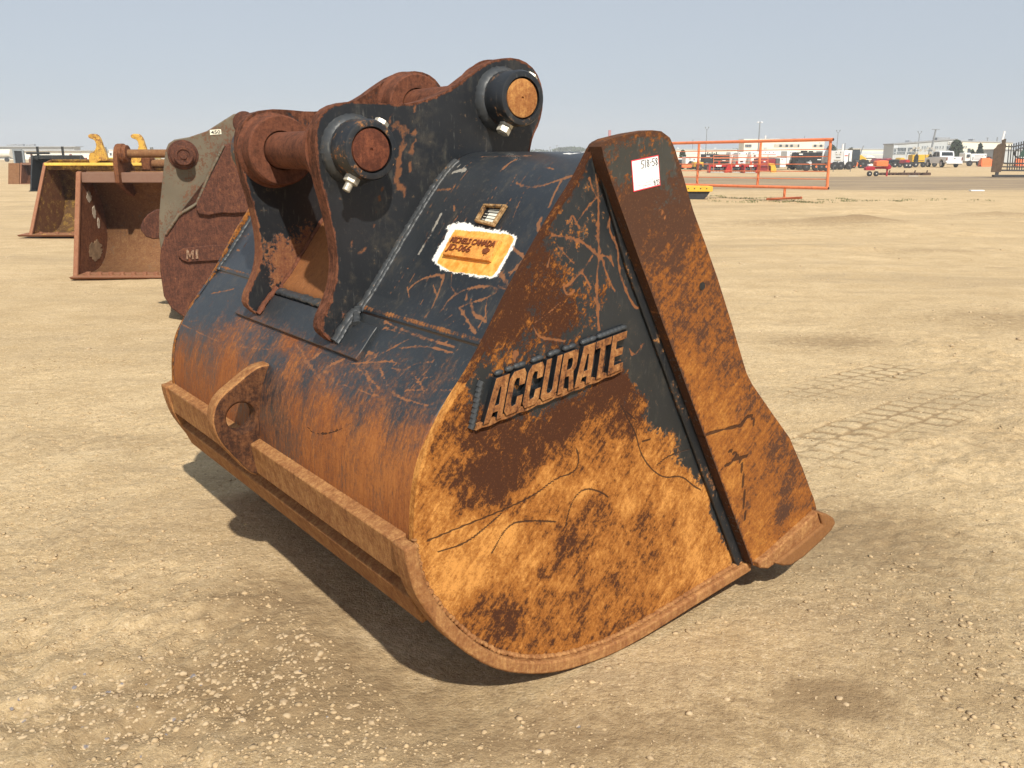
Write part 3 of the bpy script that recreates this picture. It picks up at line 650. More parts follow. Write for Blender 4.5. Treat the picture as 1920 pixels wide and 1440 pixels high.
# ---- side cutters ------------------------------------------------
cut_px = [(1128, 275), (1133, 266), (1145, 260), (1185, 250), (1222, 244), (1240, 246), (1256, 258), (1266, 280), (1278, 320), (1300, 395), (1322, 455), (1345, 520), (1370, 600), (1385, 650), (1400, 700), (1410, 720), (1450, 778), (1480, 820), (1505, 878), (1520, 920), (1526, 935), (1531, 955), (1440, 1047), (1421, 1062), (1411, 1060), (1405, 1045), (1300, 760), (1200, 490), (1150, 350), (1133, 300)]
cut = PL(cut_px, -.02)
def cut_wear(P, y):
    sp = [((1160, 270), .42, .15), ((1220, 262), .36, .2), ((1180, 300), .28, .2), ((1240, 300), .22, .25), ((1200, 380), .72, -.05), ((1250, 360), .55, .0), ((1190, 450), .85, .0), ((1250, 420), .8, -.05), ((1260, 480), .9, .1), ((1300, 470), .7, .3), ((1310, 500), .7, .4), ((1230, 520), .95, .35), ((1260, 560), .95, .4), ((1300, 600), .97, .35),
          ((1335, 560), .9, .2), ((1300, 700), 1, .6), ((1360, 680), 1, .35), ((1350, 780), 1, .65), ((1400, 800), 1, .5), ((1380, 880), 1, .65), ((1420, 880), 1, .5), ((1450, 850), 1, .3), ((1440, 960), 1, .6), ((1470, 960), 1, .05), ((1500, 930), 1, .4), ((1430, 1030), 1, .75), ((1410, 760), 1, .3), ((1490, 980), 1, .6), ((1500, 900), 1, .2)]
    f = idw(P, [pl(*q[0], -.02) for q in sp], [q[1:] for q in sp], 3); A = np.zeros((len(P), 4)); A[:, 0] = f[:, 0]; A[:, 1] = -.28+1.2*f[:, 1]
    de = segdist(P, cut[:20]); A[:, 0] = np.maximum(A[:, 0], .8*(1-sm(de, .004, .02)))
    de2 = segdist(P, cut[24:]+cut[:2]); A[:, 0] = np.where(de2 < .004, .62, A[:, 0]); A[:, 1] = np.where(de2 < .004, -.25, A[:, 1])
    z8 = lambda p: smoothpoly(PL(Z(p, 1.636, 1100, 240), -.02), 2)
    A[:, 3] = strokes(P, even=True, lst=[(.0075, z8(p)) for p in ([(365, 945), (400, 925), (450, 915), (470, 920), (490, 885), (510, 885), (515, 915)], [(440, 990), (470, 1010), (480, 1060), (485, 1200)], [(415, 1045), (450, 1020), (490, 1005)])])
    A[:, 2] = strokes(P, [(.004, z8([(475, 830), (445, 940), (418, 1040)])), (.004, z8([(215, 230), (250, 300)])), (.003, z8([(60, 620), (250, 560)]))])*.8
    return A
cut_d = dense_plate('side_cutter', cut, -.020, .034, .012, M_cutter, B, cut_wear, 'near side cutter plate, dark brown at its top and orange below, with a white lot sticker', .007)
o = cut_d.copy(); o.data = cut_d.data; COL.objects.link(o); o.location.y = W1+.02-.034; o['label'] = 'far side cutter plate'
# round hole near the cutter's edge
hc = pl(1316, 536, -.02); m = MB(); m.lathe((hc[0], -.0225, hc[1]), (hc[0], .01, hc[1]), [(0, .0115), (.0, .0125), (.006, .0105), (.006, .001)], 20); m.build('bolt_hole', M_blackflat, cut_d)
# added black strip standing in for the shaded groove between side plate and cutter
lprism('groove_shade_strip', [(.250, 1.60), (.292, 1.60), (1.03, .14), (.99, .125), (.609, .85), (.390, 1.265)], .017, .0305, M_black, bev=.004)
# ---- cutting lip ------------------------------------------------
wedge = PL([(1423, 1055), (1441, 1043), (1533, 960), (1556, 975), (1545, 990), (1441, 1067), (1425, 1066)], -.045)
lprism('cutting_edge', wedge, -.045, W1+.045, M_edge, bev=.006)
bolt_on = PL([(1455, 1057), (1470, 1045), (1500, 1022), (1545, 985), (1538, 962), (1552, 964), (1564, 971), (1568, 981), (1560, 995), (1540, 1016), (1508, 1045), (1484, 1061), (1470, 1062)], -.060)
lprism('bolt_on_edge', bolt_on, -.060, W1+.06, M_edge2, bev=.008)
# ---- heel wrap strips (rim) ------------------------------------------------
rim = [(-.403, .583), (-.399, .545), (-.391, .504), (-.378, .455), (-.357, .407), (-.291, .296), (-.185, .178), (-.09, .105), (0, .061), (.08, .033), (.159, .015), (.26, .004), (.364, 0), (.48, .010), (.611, .029), (.824, .066), (1.03, .098), (1.055, .105)]
rim = smoothpoly(rim, 1); rs = Surf(rim); inn = [tuple(float(q) for q in rs.sz(u, .040)) for u in rs.u]
for wa, wb, lb in ((0, .075, 'near heel strip wrapping the bottom edge of the side plate'), (W1-.075, W1, 'far heel strip')):
    v = []; f = []; n = len(rim)
    for wv in (wa, wb):
        v += [(p[0], wv, p[1]) for p in rim]+[(p[0], wv, p[1]) for p in inn]
    for i in range(n-1):
        f += [(i, i+1, n+i+1, n+i), (2*n+i, 3*n+i, 3*n+i+1, 2*n+i+1), (i, 2*n+i, 2*n+i+1, i+1), (n+i, n+i+1, 3*n+i+1, 3*n+i)]
    f += [(0, n, 3*n, 2*n), (n-1, 3*n-1, 4*n-1, 2*n-1)]
    o = pydata('heel_strip', v, f, M_edge, B, ang=35); bm = bmesh.new(); bm.from_mesh(o.data); bmesh.ops.recalc_face_normals(bm, faces=bm.faces); bm.to_mesh(o.data); bm.free(); shade(o.data, 35)
    bevel(o, .007, 2, 50); o['label'] = lb
bead('weld_bead', [(p[0]+.004, .027, p[1]+.004) for p in [inn[i] for i in range(0, len(inn), 2)]], .010, M_edge, B, wob=.35)
# ---- wear bars ------------------------------------------------
lprism('wear_bar', [(-.335, .594), (-.356, .590), (-.393, .576), (-.373, .458), (-.318, .462)], .078, W1+.012, M_edge, bev=.005, label='upper wear bar across the back of the bucket')
lprism('wear_bar', [(-.28, .425), (-.312, .416), (-.350, .392), (-.310, .300), (-.25, .325)], .078, W1-.078, M_edge, bev=.005, label='lower wear bar under the heel')
bead('weld_bead', [(-.345, .09, .598), (-.345, 1.10, .598)], .007, M_weld, B, wob=.5)
bead('weld_bead', [(-.345, 1.24, .598), (-.345, 2.15, .598)], .007, M_weld, B, wob=.5)
# ---- lifting eye ------------------------------------------------
EW = 1.14
eye_px = [(497, 684), (487, 686), (470, 697), (440, 722), (413, 745), (402, 765), (398, 790), (404, 815), (418, 838), (440, 860), (468, 888), (485, 893), (494, 850), (498, 800), (503, 740), (508, 700)]
eye = PL(eye_px, EW); root = [(-.26, .52), (-.27, .70), (-.24, .86)]
ctr = np.array(pl(453, 783, EW)); hr = .053
# outline + hole bridged by a slit
ey = smoothpoly([tuple(q) for q in eye[:12]], 1)+root
start = min(range(len(ey)), key=lambda i: abs(ey[i][0]-(ctr[0]-.2))+abs(ey[i][1]-ctr[1]))
ang0 = math.atan2(ey[start][1]-ctr[1], ey[start][0]-ctr[0])
def ringmesh(outer, ctr, r, w0, w1, n=64):
    # polar resample: outer radius per angle
    P = np.array(outer); v = []; f = []
    for k in range(n):
        a = 2*PI*k/n; d = np.array([math.cos(a), math.sin(a)]); best = .05
        for i in range(len(P)):
            p, q = P[i], P[(i+1) % len(P)]; M_ = np.array([[d[0], -(q-p)[0]], [d[1], -(q-p)[1]]]); D = np.linalg.det(M_)
            if abs(D) < 1e-9: continue
            t, u = np.linalg.solve(M_, p-ctr)
            if t > 0 and -1e-6 <= u <= 1+1e-6: best = max(best, t)
        o_ = ctr+d*best; i_ = ctr+d*r
        v += [(i_[0], w0, i_[1]), (o_[0], w0, o_[1]), (i_[0], w1, i_[1]), (o_[0], w1, o_[1])]
    for k in range(n):
        a = 4*k; b = 4*((k+1) % n); f += [(a, a+1, b+1, b), (a+2, b+2, b+3, a+3), (a+1, a+3, b+3, b+1), (a, b, b+2, a+2)]
    return v, f
v, f = ringmesh(ey, ctr, hr, EW, EW+.072)
M_eye = worn_steel('lifting_eye_steel', base=(.95, .10, 0, 0), mid=(.13, .055, .025), light=(.34, .17, .065), dark=(.04, .019, .013), contrast=.6)
o = pydata('lifting_eye', v, f, M_eye, B, ang=35); bm = bmesh.new(); bm.from_mesh(o.data); bmesh.ops.recalc_face_normals(bm, faces=bm.faces); bm.to_mesh(o.data); bm.free(); shade(o.data, 35); bevel(o, .010, 3, 50); o.data.materials.append(M_edge)
for p in o.data.polygons: p.material_index = 0 if abs(p.normal.y) > .8 or (Vector((p.center.x-ctr[0], 0, p.center.z-ctr[1])).length < hr*1.05) else 1
eu = [LS.sz(u, .004) for u in np.linspace(.245, .50, 14)]
bead('weld_bead', [(float(a), EW-.008, float(b)) for a, b in eu], .015, M_weld, B)
bead('weld_bead', [(float(a), EW+.080, float(b)) for a, b in eu], .012, M_weld, B)

# ---- identification plate, name plate, sticker ------------------------------------------------
def upt(u, wv, off):
    s_, z_ = US.sz(u, off); return Vector((float(s_), float(wv), float(z_)))
class Quad:
    """bilinear patch on a surface; corners given as photo pixels: bottom-left, bottom-right, top-right, top-left"""
    def __init__(s, uw): s.c = [np.array(q) for q in uw]
    def uv(s, a, b): return (1-a)*(1-b)*s.c[0]+a*(1-b)*s.c[1]+a*b*s.c[2]+(1-a)*b*s.c[3]
    def p(s, a, b, off): u, wv = s.uv(a, b); return upt(u, wv, off)
class QuadP(Quad):
    def p(s, a, b, off): a_, z_ = s.uv(a, b); return Vector((a_, -.0205-off, z_))
def slab(name, Q, h0, h1, mat, parent, n=6, bev=.0015, a0=0, a1=1, b0=0, b1=1):
    v = []; f = []
    for h in (h0, h1):
        for i in range(n+1):
            for j in range(n+1): v.append(Q.p(a0+(a1-a0)*i/n, b0+(b1-b0)*j/n, h))
    N_ = (n+1)**2; g = lambda k, i, j: k*N_+i*(n+1)+j
    for i in range(n):
        for j in range(n): f += [(g(1, i, j), g(1, i+1, j), g(1, i+1, j+1), g(1, i, j+1)), (g(0, i, j), g(0, i, j+1), g(0, i+1, j+1), g(0, i+1, j))]
        f += [(g(0, i, 0), g(0, i+1, 0), g(1, i+1, 0), g(1, i, 0)), (g(0, i, n), g(1, i, n), g(1, i+1, n), g(0, i+1, n)), (g(0, 0, i), g(1, 0, i), g(1, 0, i+1), g(0, 0, i+1)), (g(0, n, i), g(0, n, i+1), g(1, n, i+1), g(1, n, i))]
    o = pydata(name, v, f, mat, parent, ang=30)
    bm = bmesh.new(); bm.from_mesh(o.data); bmesh.ops.recalc_face_normals(bm, faces=bm.faces); bm.to_mesh(o.data); bm.free(); shade(o.data, 30)
    if bev: bevel(o, bev, 2)
    return o
def text_mesh(txt, bold=0.0, shear=0):
    cu = bpy.data.curves.new('t', 'FONT'); cu.body = txt; cu.offset = bold; cu.shear = shear; cu.resolution_u = 3
    ob = bpy.data.objects.new('t', cu); COL.objects.link(ob); bpy.context.view_layer.update()
    me = bpy.data.meshes.new_from_object(ob.evaluated_get(bpy.context.evaluated_depsgraph_get()))
    v = np.array([x.co[:] for x in me.vertices]); f = [tuple(p.vertices) for p in me.polygons]
    bpy.data.objects.remove(ob); bpy.data.curves.remove(cu); bpy.data.meshes.remove(me)
    v = v[:, :2]; mn = v.min(0); mx = v.max(0); return (v-mn)/(mx-mn), f
def text_on(name, txt, Q, a0, a1, b0, b1, off, mat, parent, bold=.0, shear=0, thick=0):
    v, f = text_mesh(txt, bold, shear); n = len(v)
    vv = [Q.p(a0+(a1-a0)*x, b0+(b1-b0)*y, off) for x, y in v]
    if thick:
        vv += [Q.p(a0+(a1-a0)*x, b0+(b1-b0)*y, off-thick) for x, y in v]; ed = {}
        for p in f:
            for i in range(len(p)):
                e = (p[i], p[(i+1) % len(p)]); k = (min(e), max(e)); ed[k] = None if k in ed else e
        f = list(f)+[(e[1], e[0], e[0]+n, e[1]+n) for e in ed.values() if e]
    return pydata(name, vv, f, mat, parent, smooth=False)
M_idp = worn_steel('id_plate_steel', base=(1.0, .75, 0, 0), dark=(.16, .05, .02), mid=(.36, .115, .03), light=(.80, .36, .085), contrast=.6)
M_idl = worn_steel('id_letter_steel', base=(1.0, .1, 0, 0), dark=(.10, .03, .015), mid=(.24, .075, .03), light=(.45, .18, .06), contrast=.4)
QI = Quad(zid([(305, 995), (1095, 1105), (1275, 755), (465, 670)]))
idp = slab('identification_plate', QI, -.002, .012, M_idp, B); idp['label'] = 'orange rusted plate with raised fleet lettering'
text_on('plate_lettering', 'MICHELS CANADA', QI, .05, .97, .62, .90, .0155, M_idl, idp, .018, .15, .004)
text_on('plate_lettering', 'JD-066', QI, .045, .545, .14, .56, .0155, M_idl, idp, .004, .15, .004)
leaf = [(.0, -.5), (.03, -.18), (.3, -.26), (.24, -.14), (.5, .06), (.42, .12), (.48, .28), (.3, .24), (.26, .33), (.12, .14), (.17, .42), (.09, .38), (0, .55)]
leaf = leaf+[(-x, y) for x, y in leaf[::-1][1:-1]]
vv = [QI.p(.86+x*.14, .38+y*.42, .0155) for x, y in leaf]+[QI.p(.86+x*.14, .38+y*.42, .011) for x, y in leaf]
n = len(leaf); pydata('leaf_emblem', vv, [tuple(range(n))]+[(i, n+i, n+(i+1) % n, (i+1) % n) for i in range(n)], M_idl, idp, smooth=False)
# maker's plate: welded frame, black print with white fields
QN = Quad(zid([(850, 440), (1165, 520), (1390, 165), (1010, 150)]))
fr = None
M_frame = worn_steel('name_plate_frame_steel', base=(.62, .45, 0, 0), paint=(.05, .05, .04), mid=(.30, .17, .07), light=(.55, .40, .22))
fr = slab('name_plate', QN, -.002, .003, M_blackflat, B, bev=0)
for (a0, a1, b0, b1) in ((0, 1, 0, .13), (0, 1, .88, 1), (0, .11, .13, .88), (.89, 1, .13, .88)):
    slab('frame_bar', QN, .003, .015, M_frame, fr, 3, .002, a0, a1, b0, b1)
M_field = plain('name_plate_field', (.80, .78, .66), .5, .1, 30)
for b0 in (.20, .35, .50): slab('white_field', QN, .0031, .0036, M_field, fr, 2, 0, .34, .85, b0, b0+.11)
for b0 in (.67, .72, .80): slab('print_line', QN, .0031, .0036, M_field, fr, 2, 0, .25, .84, b0, b0+.02)
for b0 in (.24, .39, .54): slab('print_line', QN, .0031, .0036, M_field, fr, 2, 0, .17, .30, b0, b0+.025)
# lot sticker on the side cutter
M_sw = plain('sticker_white', (.86, .86, .85), .5, .02, 5); M_sr = plain('sticker_red', (.72, .05, .07), .5, .05, 5); M_ink = plain('ink', (.02, .02, .025), .6, .05, 5); M_ink2 = plain('ink_grey', (.22, .22, .23), .6, .05, 5)
QS = QuadP(PL([(1187.5, 360), (1238, 347.5), (1234, 290.5), (1183, 301)], -.0205))
st = slab('lot_sticker', QS, .0002, .0010, M_sr, cut_d, 3, 0); st['label'] = 'white sticker with red border and handwritten lot number'
slab('sticker_face', QS, .0010, .0013, M_sw, st, 3, 0, .022, .978, .035, .965)
def ink(parts, wd=.014, mat=M_ink):
    v = []; f = []
    for seg in parts:
        for (x0, y0), (x1, y1) in zip(seg[:-1], seg[1:]):
            d = np.array([x1-x0, y1-y0]); L_ = np.hypot(*d)+1e-9; nn = np.array([-d[1], d[0]])/L_*wd/2; ex = d/L_*wd*.35; k = len(v)
            for p in ((x0-ex[0]-nn[0], y0-ex[1]-nn[1]), (x1+ex[0]-nn[0], y1+ex[1]-nn[1]), (x1+ex[0]+nn[0], y1+ex[1]+nn[1]), (x0-ex[0]+nn[0], y0-ex[1]+nn[1])): v.append(QS.p(*p, .00165))
            f.append((k, k+1, k+2, k+3))
    return pydata('handwriting', v, f, mat, st, smooth=False)
def dig(ch, x, y, w_, h_):
    D = {'5': [[(.95, 1), (.3, .98), (.1, .62), (.6, .55), (.85, .3), (.55, .02), (.05, .05)]], 'S': [[(.9, .98), (.45, 1), (.15, .75), (.4, .55), (.8, .35), (.7, .05), (.1, .0)]], '1': [[(.5, 1), (.4, 0)]],
         '8': [[(.5, .52), (.15, .72), (.45, 1), (.85, .8), (.5, .52), (.15, .25), (.45, 0), (.85, .22), (.5, .52)]], '-': [[(.1, .5), (.9, .52)]], '9': [[(.8, .75), (.45, .5), (.2, .75), (.5, 1), (.8, .75), (.6, 0)]], '/': [[(.9, 1), (.1, -.1)]],
         '2': [[(.1, .75), (.5, 1), (.8, .7), (.1, 0), (.9, 0)]], '3': [[(.1, .95), (.7, .95), (.4, .55), (.85, .3), (.5, 0), (.05, .1)]]}
    return [[(x+w_*a, y+h_*b) for a, b in s_] for s_ in D[ch]]
hw = []
for ch, x, wd_ in (('5', .33, .13), ('1', .47, .06), ('8', .54, .11), ('-', .655, .06), ('5', .73, .12), ('8', .86, .10)): hw += dig(ch, x, .685, wd_, .235)
ink(hw, .024)
hw = []
for ch, x, wd_ in (('9', .74, .06), ('/', .79, .07), ('2', .86, .05), ('3', .92, .05)): hw += dig(ch, x, .055, wd_, .16)
ink(hw, .018)
ink([[(.03, .64), (.97, .64)], [(.03, .27), (.97, .27)], [(.71, .03), (.71, .64)], [(.36, .03), (.36, .25)]], .006, M_ink2)
for tx, a0, a1, b0, b1 in (('INSPECTION', .38, .64, .10, .135), ('PURGE', .47, .64, .19, .22), ('LOT #', .57, .67, .585, .61), ('VIDEO', .12, .28, .15, .18), ('AUCTION', .32, .52, .925, .95)):
    text_on('sticker_print', tx, QS, a0, a1, b0, b1, .0017, M_ink2, st)
# ================================================================== GROUND
def rotn(x, y, a): return x*math.cos(a)-y*math.sin(a), x*math.sin(a)+y*math.cos(a)
def loc_sw(x, y):
    dx = x-OB[0]; dy = y-OB[1]; return dx*SV[0]+dy*SV[1], dx*WV[0]+dy*WV[1]
def blob(x, y, px, py, rx, ry):
    """soft patch centred on the ground point seen at photo pixel (px,py); radii in metres across / along the view"""
    c = gnd(px, py); return np.exp(-((x-c.x)/rx)**2-((y-c.y)/ry)**2)
TA, TB = gnd(1500, 862), gnd(1815, 738); TC, TD = gnd(1480, 745), gnd(1690, 690)
def track(x, y, A_, B_, wd, pitch, L0=0):
    d = Vector((B_.x-A_.x, B_.y-A_.y)); L = d.length; d /= L
    a = (x-A_.x)*d.x+(y-A_.y)*d.y; b = -(x-A_.x)*d.y+(y-A_.y)*d.x
    inside = sm(a, -.1, .1)*(1-sm(a, L-.2, L+.4))*(1-sm(np.abs(b), wd*.5-.02, wd*.5+.02))
    q = (b/wd+.5)*3; cidx = np.floor(q); cf = np.minimum(q-cidx, 1-(q-cidx))*wd/3
    ph = (a+b*.25+(cidx % 2)*pitch*.5)/pitch; fr = ph-np.floor(ph)
    groove = np.minimum(fr, 1-fr)*pitch; blk = sm(groove, .012, .030)*sm(cf, .006, .018)
    return inside, blk
def ground_h(x, y):
    r = np.hypot(x, y-1); s_, w_ = loc_sw(x, y)
    fine = 1-sm(r, 9, 16)
    h = .030*vnoise(x*.35, y*.35, 1)+.020*vnoise(x*1.1+9, y*1.1, 2)*(1-sm(r, 60, 120))
    x1, y1 = rotn(x, y, .5)
    rough = .35+1.0*np.clip(blob(x, y, 330, 1290, .55, .30)+blob(x, y, 520, 1190, .35, .25)*.8+blob(x, y, 90, 1390, .4, .3)+blob(x, y, 250, 1120, .6, .25)*.35+sm(vnoise(x*.8, y*.8, 5), .08, .3)*.8, 0, 1.2)
    h += fine*rough*(.030*vnoise(x1*4, y1*3.2, 3)+.022*vnoise(x*11, y*10, 4)+.014*vnoise(x1*26, y1*22, 6))
    cr = np.abs(vnoise(x1*5+3, y1*7, 8)); h -= fine*.009*(1-sm(cr, .0, .05))*sm(vnoise(x*.9, y*.9, 9), -.1, .15)
    h += fine*.0085*vnoise(x*42, y*42, 7)*(.5+sm(vnoise(x*1.7, y*1.7, 17), -.2, .2))
    mid = sm(r, 8, 14)*(1-sm(r, 80, 140)); h += mid*.045*vnoise(x*1.3, y*2.2, 12)*sm(vnoise(x*.12, y*.12, 13), -.1, .3)
    for (px, py, rx, ry, hh) in ((1600, 415, .9, .7, .16), (1700, 425, 1.4, .6, .07), (1470, 420, 1.0, .8, .06), (1880, 405, 1.2, .8, .10), (1520, 465, .7, .3, .05), (1500, 408, 1.2, 1, .05), (1640, 398, 1.6, .5, .10), (1450, 445, .8, .3, .05), (1800, 440, .9, .35, .06)):
        h += hh*blob(x, y, px, py, rx, ry)*(.6+.8*(vnoise(x*2.5, y*2.5, 14)+.5))
    for A_, B_, wd, pt in ((TA, TB, .50, .15), (TC, TD, .42, .15)):
        i, b = track(x, y, A_, B_, wd, pt); fade = .35+.65*sm(vnoise(x*2.1, y*2.1, 77), -.15, .15); i = i*fade; base_ = .008*b-.010; h = h*(1-i*.55)+i*base_*1.3
    # wheel-lug prints in the left middle distance and bottom left
    # flat under the bucket, a little lower beside its heel
    k = np.exp(-((s_-.5)/1.0)**4-((w_-1.1)/1.6)**4); h = h*(1-.75*k)-.004*k
    h -= .030*np.exp(-((s_+.18)/.28)**2-((w_-.25)/.7)**2)
    return h
def axis(fine0, fine1, st, lo, hi, gr):
    a = list(np.arange(fine0, fine1, st)); d = st; v = a[-1]
    up_ = []
    while v < hi: d *= gr; v += d; up_.append(v)
    dn = []; d = st; v = a[0]
    while v > lo: d *= gr; v -= d; dn.append(v)
    return np.array(dn[::-1]+a+up_)
gx = axis(-3.0, 4.2, .018, -4000, 4000, 1.045); gy = axis(1.75, 7.0, .018, -60, 7000, 1.017)
XX, YY = np.meshgrid(gx, gy, indexing='ij'); HX = ground_h(XX.ravel(), YY.ravel())
v = np.stack([XX.ravel(), YY.ravel(), HX], 1); idx = np.arange(len(v)).reshape(XX.shape)
a, b, c, d = idx[:-1, :-1].ravel(), idx[1:, :-1].ravel(), idx[1:, 1:].ravel(), idx[:-1, 1:].ravel()
me = bpy.data.meshes.new('ground'); me.vertices.add(len(v)); me.vertices.foreach_set('co', v.astype(np.float32).ravel())
nf = len(a); me.loops.add(nf*4); me.loops.foreach_set('vertex_index', np.stack([a, b, c, d], 1).astype(np.int32).ravel())
me.polygons.add(nf); me.polygons.foreach_set('loop_start', (np.arange(nf)*4).astype(np.int32)); me.polygons.foreach_set('loop_total', np.full(nf, 4, np.int32)); me.update(); me.validate()
me.polygons.foreach_set('use_smooth', np.ones(nf, bool))
x, y = v[:, 0], v[:, 1]
dark = np.clip(.55*blob(x, y, 330, 1290, .5, .25)+.7*blob(x, y, 500, 1130, .35, .30)+.45*blob(x, y, 1560, 1310, .12, .09)*2+.6*blob(x, y, 1560, 640, .8, .45)+.5*blob(x, y, 1900, 600, 1.2, .8)+.5*blob(x, y, 1480, 420, 2.5, 1.6)+.6*blob(x, y, 1620, 415, 1.2, .8)+.5*blob(x, y, 1870, 405, 1.5, 1.2)
               +.45*blob(x, y, 1750, 470, 1.5, .6)+.35*blob(x, y, 1850, 820, .8, .6)+.5*blob(x, y, 1600, 980, .6, .5)+.4*blob(x, y, 100, 1420, .4, .2)+.4*blob(x, y, 600, 1250, .3, .3)+.38*blob(x, y, 1300, 1340, .7, .25)+.38*blob(x, y, 1780, 1260, .45, .45)+.35*blob(x, y, 720, 1330, .5, .3)+.3*blob(x, y, 1650, 1050, .6, .5)+.3*blob(x, y, 200, 1000, .5, .4)+.35*blob(x, y, 1000, 1400, .6, .15)+.4*blob(x, y, 150, 830, .9, .3), 0, 1)
yy0 = gnd(1500, 356).y; yy1 = gnd(1500, 331).y
xs_ = x-(y-55)*.1
road = sm(y, yy0-2+0*x, yy0+1.5)*(1-sm(y, yy1-3, yy1+3))*sm(x, -2, 6)
tr = np.zeros(len(x)); grv = np.zeros(len(x))
for A_, B_, wd, pt in ((TA, TB, .50, .15), (TC, TD, .42, .15)):
    i, b_ = track(x, y, A_, B_, wd, pt); fade = .5+.5*sm(vnoise(x*2.1, y*2.1, 77), -.15, .15); i = i*fade; tr = np.maximum(tr, i*b_); grv = np.maximum(grv, i*(1-b_)*1.2)
dark = np.maximum(dark, grv*.95)
setattr4(me, 'soil', np.stack([dark, tr, road, np.zeros(len(x))], 1))
N = NT('dry_clay_soil'); co = N.coord(); dk, tk, rd, _ = N.attr('soil')
n1 = N.noise(co, .35, 6, .6); n2 = N.noise(co, 2.2, 8, .68); n3 = N.noise(co, 14, 8, .72); n4 = N.noise(co, 75, 6, .75); n5 = N.noise(co, 260, 3, .7); nb = N.noise(N.coord((.5, 2.2, 1)), .22, 6, .65)
col = N.mix(N.step(n2, .32, .68), (.47, .340, .185), (.63, .475, .275))
col = N.mix(N.step(n1, .38, .66, 0, .40), col, (.43, .31, .165))
col = N.mix(N.step(N.math('ADD', nb, N.math('MULTIPLY_ADD', n2, .5, -.25)), .50, .66, 0, .65), col, (.35, .255, .145))
col = N.mix(N.step(N.math('ADD', n3, N.math('MULTIPLY_ADD', n4, .5, -.25)), .54, .74, 0, .55), col, (.30, .205, .11))
col = N.mix(N.step(n4, .42, .28, 0, .5), col, (.70, .545, .335))
col = N.mix(N.step(n5, .62, .76, 0, .5), col, (.17, .125, .085))
grit = N.noise(co, 110, 2, .5); g2 = N.noise(co, 38, 2, .5); col = N.mix(N.step(g2, .54, .68, 0, .55), col, (.36, .26, .15)); col = N.mix(N.step(g2, .44, .32, 0, .4), col, (.68, .53, .34)); col = N.mix(N.step(grit, .56, .70, 0, .7), col, (.33, .245, .15)); col = N.mix(N.step(grit, .42, .30, 0, .6), col, (.74, .60, .40))
far = N.noise(N.coord((.9, 3.4, 1)), .9, 8, .72); col = N.mix(N.step(far, .53, .68, 0, .6), col, (.37, .275, .165)); col = N.mix(N.step(far, .44, .30, 0, .35), col, (.68, .54, .36))
dd = N.step(N.math('ADD', dk, N.math('MULTIPLY_ADD', n3, 1.2, -.6)), .12, .80, 0, .85); col = N.mix(dd, col, (.27, .185, .10))
col = N.mix(N.math('MULTIPLY', tk, .45), col, (.52, .41, .25))
col = N.mix(N.math('MULTIPLY', rd, N.step(nb, .3, .6, .45, .9)), col, (.235, .18, .125))
N.l(col, N.b.inputs['Base Color']); N.b.inputs['Roughness'].default_value = .95; N.b.inputs['Specular IOR Level'].default_value = .15
h = N.math('MULTIPLY_ADD', n3, .9, N.math('MULTIPLY', n2, .8)); h = N.math('MULTIPLY_ADD', n4, .5, h); h = N.math('MULTIPLY_ADD', g2, .45, h); h = N.math('MULTIPLY_ADD', grit, .22, h); h = N.math('MULTIPLY_ADD', n5, .06, h)
bp = N.n('ShaderNodeBump'); N.l(h, bp.inputs['Height']); bp.inputs['Strength'].default_value = 1.0; bp.inputs['Distance'].default_value = .016; N.l(bp.outputs[0], N.b.inputs['Normal'])
tag(link('ground', me, N.m), kind='structure')

def join_scatter(name, protos, places, mat, kind='stuff', label=None, cat=None):
    V = []; F = []; n = 0; cnt = []
    for (px, py, pz, sx, sy, sz_, rz, k) in places:
        pv, pf = protos[k]; c, s_ = math.cos(rz), math.sin(rz)
        q = pv*np.array([sx, sy, sz_]); q = np.stack([q[:, 0]*c-q[:, 1]*s_, q[:, 0]*s_+q[:, 1]*c, q[:, 2]], 1)+np.array([px, py, pz]); V.append(q); F.append(pf+n); n += len(pv)
    V = np.concatenate(V); F = np.concatenate(F); me = bpy.data.meshes.new(name); me.vertices.add(len(V)); me.vertices.foreach_set('co', V.astype(np.float32).ravel())
    k = F.shape[1]; me.loops.add(F.size); me.loops.foreach_set('vertex_index', F.astype(np.int32).ravel()); me.polygons.add(len(F)); me.polygons.foreach_set('loop_start', (np.arange(len(F))*k).astype(np.int32)); me.polygons.foreach_set('loop_total', np.full(len(F), k, np.int32)); me.update(); me.validate()
    me.polygons.foreach_set('use_smooth', np.ones(len(F), bool)) if name == 'gravel' else None
    return tag(link(name, me, mat), label, cat, kind=kind)
def ico(sub, seed, jit=.22):
    bm = bmesh.new(); bmesh.ops.create_icosphere(bm, subdivisions=sub, radius=1); r = np.random.default_rng(seed)
    v = np.array([q.co[:] for q in bm.verts]); v *= (1+r.normal(0, jit*.35, (len(v), 1))); f = np.array([[q.index for q in p.verts] for p in bm.faces]); bm.free(); return v, f
protos = [ico(2, k, .35) for k in range(5)]+[ico(1, 20+k, .6) for k in range(4)]
r3 = np.random.default_rng(21); pls = []
def put(X, Y, sz, k, sink=.5):
    s_, w_ = loc_sw(X, Y)
    if -.35 < s_ < 1.3 and -.02 < w_ < 2.25: return
    pls.append((X, Y, sz*(.35-sink), sz*r3.uniform(.8, 1.5), sz*r3.uniform(.7, 1.1), sz*r3.uniform(.45, .8), r3.uniform(0, 6.3), k))
cl = [(330, 1290, .42, .16, 420), (560, 1215, .28, .16, 150), (80, 1320, .30, .12, 150), (230, 1340, .35, .12, 220), (480, 1300, .25, .2, 160), (100, 1410, .4, .12, 130), (640, 1370, .4, .15, 90), (700, 1420, .5, .15, 80), (1500, 1330, .6, .2, 60), (1750, 1150, .5, .3, 40)]
